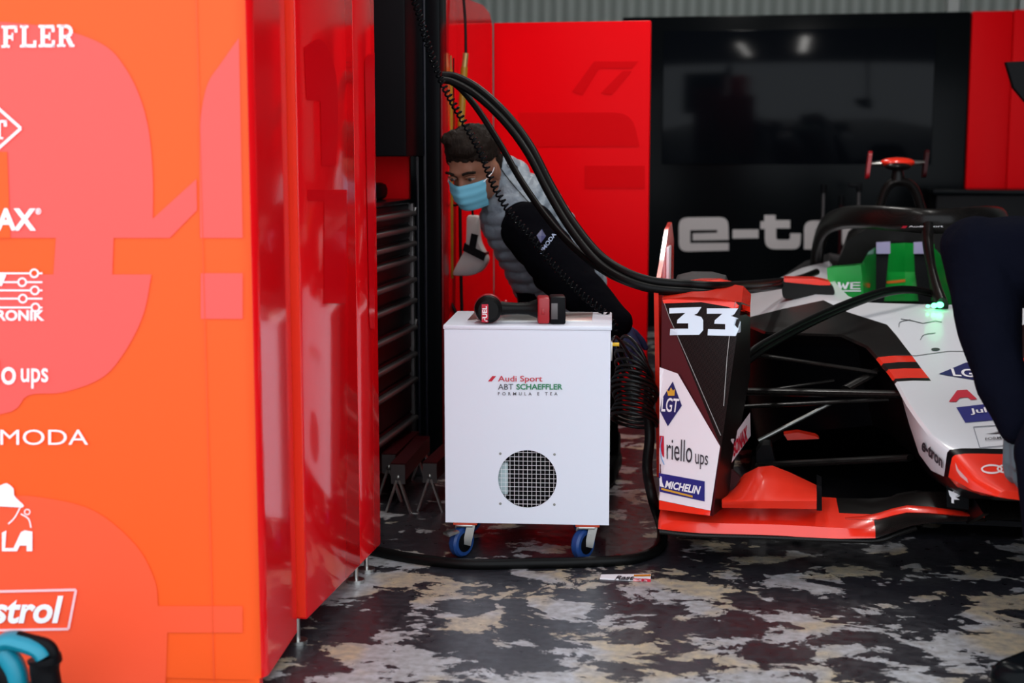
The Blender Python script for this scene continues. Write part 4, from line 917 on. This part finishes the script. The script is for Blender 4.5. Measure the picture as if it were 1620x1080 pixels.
# quilted vest over the trunk
vt = union([(neck + (ch1 - neck) * .12, ch1, .084, .125), (ch1, ch2, .134, .143), (ch2, wst + (wst - ch2) * .05, .143, .148), (sh_l + (ch1 - sh_l) * .25, ch1, .068, .11), (sh_r + (ch1 - sh_r) * .2, ch1, .075, .11), (neck + (HC - neck) * .22, neck, .076, .084)], .0075, 4)
axd = (wst - neck).normalized(); bq = MB()
nv = [V((0, 0, 0)) for _ in vt.v]
for f in vt.f:
    a, b_, c = (vt.v[i] for i in f[:3]); n_ = (b_ - a).cross(c - a)
    for i in f: nv[i] += n_
sgn = 1 if sum((vt.v[i] - ch2).dot(nv[i]) for i in range(0, len(nv), 50)) > 0 else -1
side = axd.cross(V((0, -1, 0))).normalized()
for i, v in enumerate(vt.v):
    d = v - neck; h_ = d.dot(axd); l_ = d.dot(side)
    ph = h_ / .042 + .22 * math.sin(l_ * 14) + .5 * noise.noise(v * 9); q = abs(math.sin(math.pi * ph)) ** .55
    vt.v[i] = v + nv[i].normalized() * sgn * (.011 * q - .004 + .004 * noise.noise(v * 26))
vo = vt.build('vest', VEST, p_, smooth=180)
vb = vt.bvh()
sticker('piping', stroke(cur([(793, 268), (803, 282), (818, 300), (832, 316), (846, 330)]), 1.6), BLACK, vb, vo, .003)
sticker('emblem', ring(806, 262, 5, 4, 1.1, 16) + ring(813, 266, 5, 4, 1.1, 16), DLET, vb, vo, .004)
slb = union([(sh_l + (ch1 - sh_l) * .05, el_l, .088, .080), (el_l, wr_l, .078, .050), (ch2 + V((.03, -.14, -.06)), el_l, .05, .075)], .008, 3)
for i, v in enumerate(slb.v): slb.v[i] = v + V((noise.noise(v * 17), noise.noise(v * 17 + V((5, 0, 0))), noise.noise(v * 17 + V((0, 7, 0))))) * .007
so = slb.build('sleeve', CLOTH, p_, smooth=180); sbv = slb.bvh()
sticker('sleeve_emblem', [[(849, 373), (857, 363), (864, 374), (856, 385)]], NAVY, sbv, so, .002)
text('NMODA', [(858, 403), (880, 372), (875, 368), (853, 399)], mat('sleeve_print', (.35, .42, .6), .5), sbv, so, off=.003, bold=.02)
def hand(wr, d, pn, sc=1.0, thumb=1):
    """glove: palm, four unequal curled fingers, thumb from the side. d = towards the fingers, pn = out of the back of the hand"""
    d = V(d).normalized(); pn = V(pn); pn = (pn - d * pn.dot(d)).normalized(); sd = d.cross(pn)
    W_ = lambda x, y, z: wr + (sd * x + d * y + pn * z) * sc
    bl = [(W_(-.020, .02, 0), W_(-.026, .085, 0), .017 * sc, .014 * sc), (W_(.0, .0, 0), W_(.0, .085, .002), .022 * sc, .015 * sc), (W_(.020, .02, 0), W_(.026, .08, 0), .017 * sc, .013 * sc), (W_(0, -.03, 0), W_(0, .01, 0), .027 * sc, .025 * sc)]
    for x, L_, c in ((-.030, .068, .5), (-.010, .078, .42), (.011, .072, .5), (.031, .056, .6)):
        a0 = V((x, .088, 0)); p = a0; ang = c * .5
        for k_, fr in enumerate((.45, .32, .23)):
            nx = p + V((x * .12 * fr, math.cos(ang) * L_ * fr, -math.sin(ang) * L_ * fr)); bl.append((W_(*p), W_(*nx), (.0098 - .0008 * k_) * sc, (.0092 - .0009 * k_) * sc)); p = nx; ang += c * .9
    s = -thumb; p = V((s * .022, .022, -.006))
    for (dx, dy, dz, r0, r1) in ((s * .020, .026, -.012, .014, .012), (s * .012, .028, -.012, .0115, .0105), (s * .003, .022, -.010, .0105, .009)):
        nx = p + V((dx, dy, dz)); bl.append((W_(*p), W_(*nx), r0 * sc, r1 * sc)); p = nx
    return union(bl, .0036, 2)
hand(wr_l, (.45, -.15, -.85), (.3, -.9, .1)).build('glove', BGLOVE, p_, smooth=180)
hand(wr_r, (.1, -.3, -.9), (-.3, -.9, .1), thumb=-1).build('glove', BGLOVE, p_, smooth=180)
for a in (al, ar):
    MB().box(a.x - .05, a.x + .05, a.y - .20, a.y + .09, 0, .085, .03, seg=3).box(a.x - .045, a.x + .045, a.y - .03, a.y + .085, .05, .15, .025, seg=3).build('shoe', BRUB, p_, smooth=60)
# ------------------------------------------------------------------ the second person, back to us, leaning over the nose
q_ = thing('person', 'person in dark navy clothes and grey gloves leaning over the car nose', 'person', V((.75, 2.98, 0)))
H2 = V((.84, 3.02, .80)); N2 = V((.70, 3.42, .815)); c2 = V((.715, 3.28, .80)); w2 = V((.80, 3.10, .82))
sl2 = aY(1548, 400, 3.30); el2 = aY(1572, 560, 3.16); wr2 = aY(1614, 668, 3.08)
sr2 = V((.93, 3.36, .80)); er2 = V((1.05, 3.32, .56)); wr2r = V((1.0, 3.22, .36))
h2 = V((.74, 3.56, .72))
fl2, fr2 = V((.605, 2.90, .09)), V((.92, 2.98, .09)); k2l, k2r = V((.582, 2.98, .46)), V((.93, 2.92, .46))
B2 = basis((-.05, .75, -.5), (0, -.5, -.85))
bl2 = [(h2, (.074, .094, .11), B2), (h2 + B2 @ V((0, .03, -.05)), (.055, .065, .06), B2), (h2 + B2 @ V((0, .095, -.02)), .013), (h2 + B2 @ V((-.074, 0, 0)), (.01, .018, .03), B2), (h2 + B2 @ V((.074, 0, 0)), (.01, .018, .03), B2), (h2, N2, .055, .065), (N2, c2, .08, .125), (c2, w2, .135, .14), (w2, H2, .14, .155), (sl2, c2, .070, .11), (sr2, c2, .07, .11),
 (sl2, el2, .066, .054), (el2, wr2, .052, .036), (sr2, er2, .064, .052), (er2, wr2r, .05, .034),
 (H2 + V((-.09, 0, -.03)), k2l, .105, .07), (k2l, fl2, .068, .048), (H2 + V((.09, 0, -.03)), k2r, .105, .07), (k2r, fr2, .068, .048)]
b2_ = union(bl2, .0095, 3)
for i, f in enumerate(b2_.f): b2_.m[i] = 1 if (b2_.v[f[0]] - h2).length < .13 and b2_.v[f[0]].y > 3.48 else 0
b2_.build('body', [NCLOTH, SKIN], q_, smooth=180)
union([(h2 + B2 @ V((0, -.012, .02)), (.082, .100, .108), B2)], .008, 2).build('hair', HAIR, q_, smooth=180)
jk = union([(N2 + (c2 - N2) * .2, c2, .09, .145), (c2, w2, .155, .16), (w2, H2 + V((0, 0, -.02)), .16, .172), (sl2, c2, .084, .13), (sr2, c2, .084, .13), (sl2, el2, .080, .062), (el2, wr2, .060, .044), (sr2, er2, .08, .066), (er2, wr2r, .066, .044)], .009, 3)
for i, v in enumerate(jk.v): jk.v[i] = v + V((noise.noise(v * 11), noise.noise(v * 11 + V((5, 0, 0))), noise.noise(v * 11 + V((0, 7, 0))))) * .012
jk.build('jacket', NCLOTH, q_, smooth=180)
hand(wr2, (.02, -.02, -1), (-.75, -.6, 0), 1.05, -1).build('glove', GLOVE, q_, smooth=180)
hand(wr2r, (-.05, 0, -1), (.8, -.4, 0), 1.05, 1).build('glove', GLOVE, q_, smooth=180)
for a, dx in ((fl2, .65), (fr2, -.2)):
    XS = Matrix.Translation((a.x, a.y, 0)) @ Matrix.Rotation(math.atan2(-dx, -1) + math.pi, 4, 'Z') if 0 else Matrix.Translation((a.x, a.y, 0)) @ Matrix.Rotation(-dx * 1.1, 4, 'Z')
    sh_ = MB(XS).box(-.05, .05, -.19, .09, .018, .085, .032, seg=3).box(-.045, .045, -.03, .085, .05, .15, .025, seg=3)
    so_2 = sh_.build('shoe', BGLOSS, q_, smooth=60)
    MB(XS).box(-.052, .052, -.195, .095, 0, .022, .008).build('sole', BLACK, so_2)
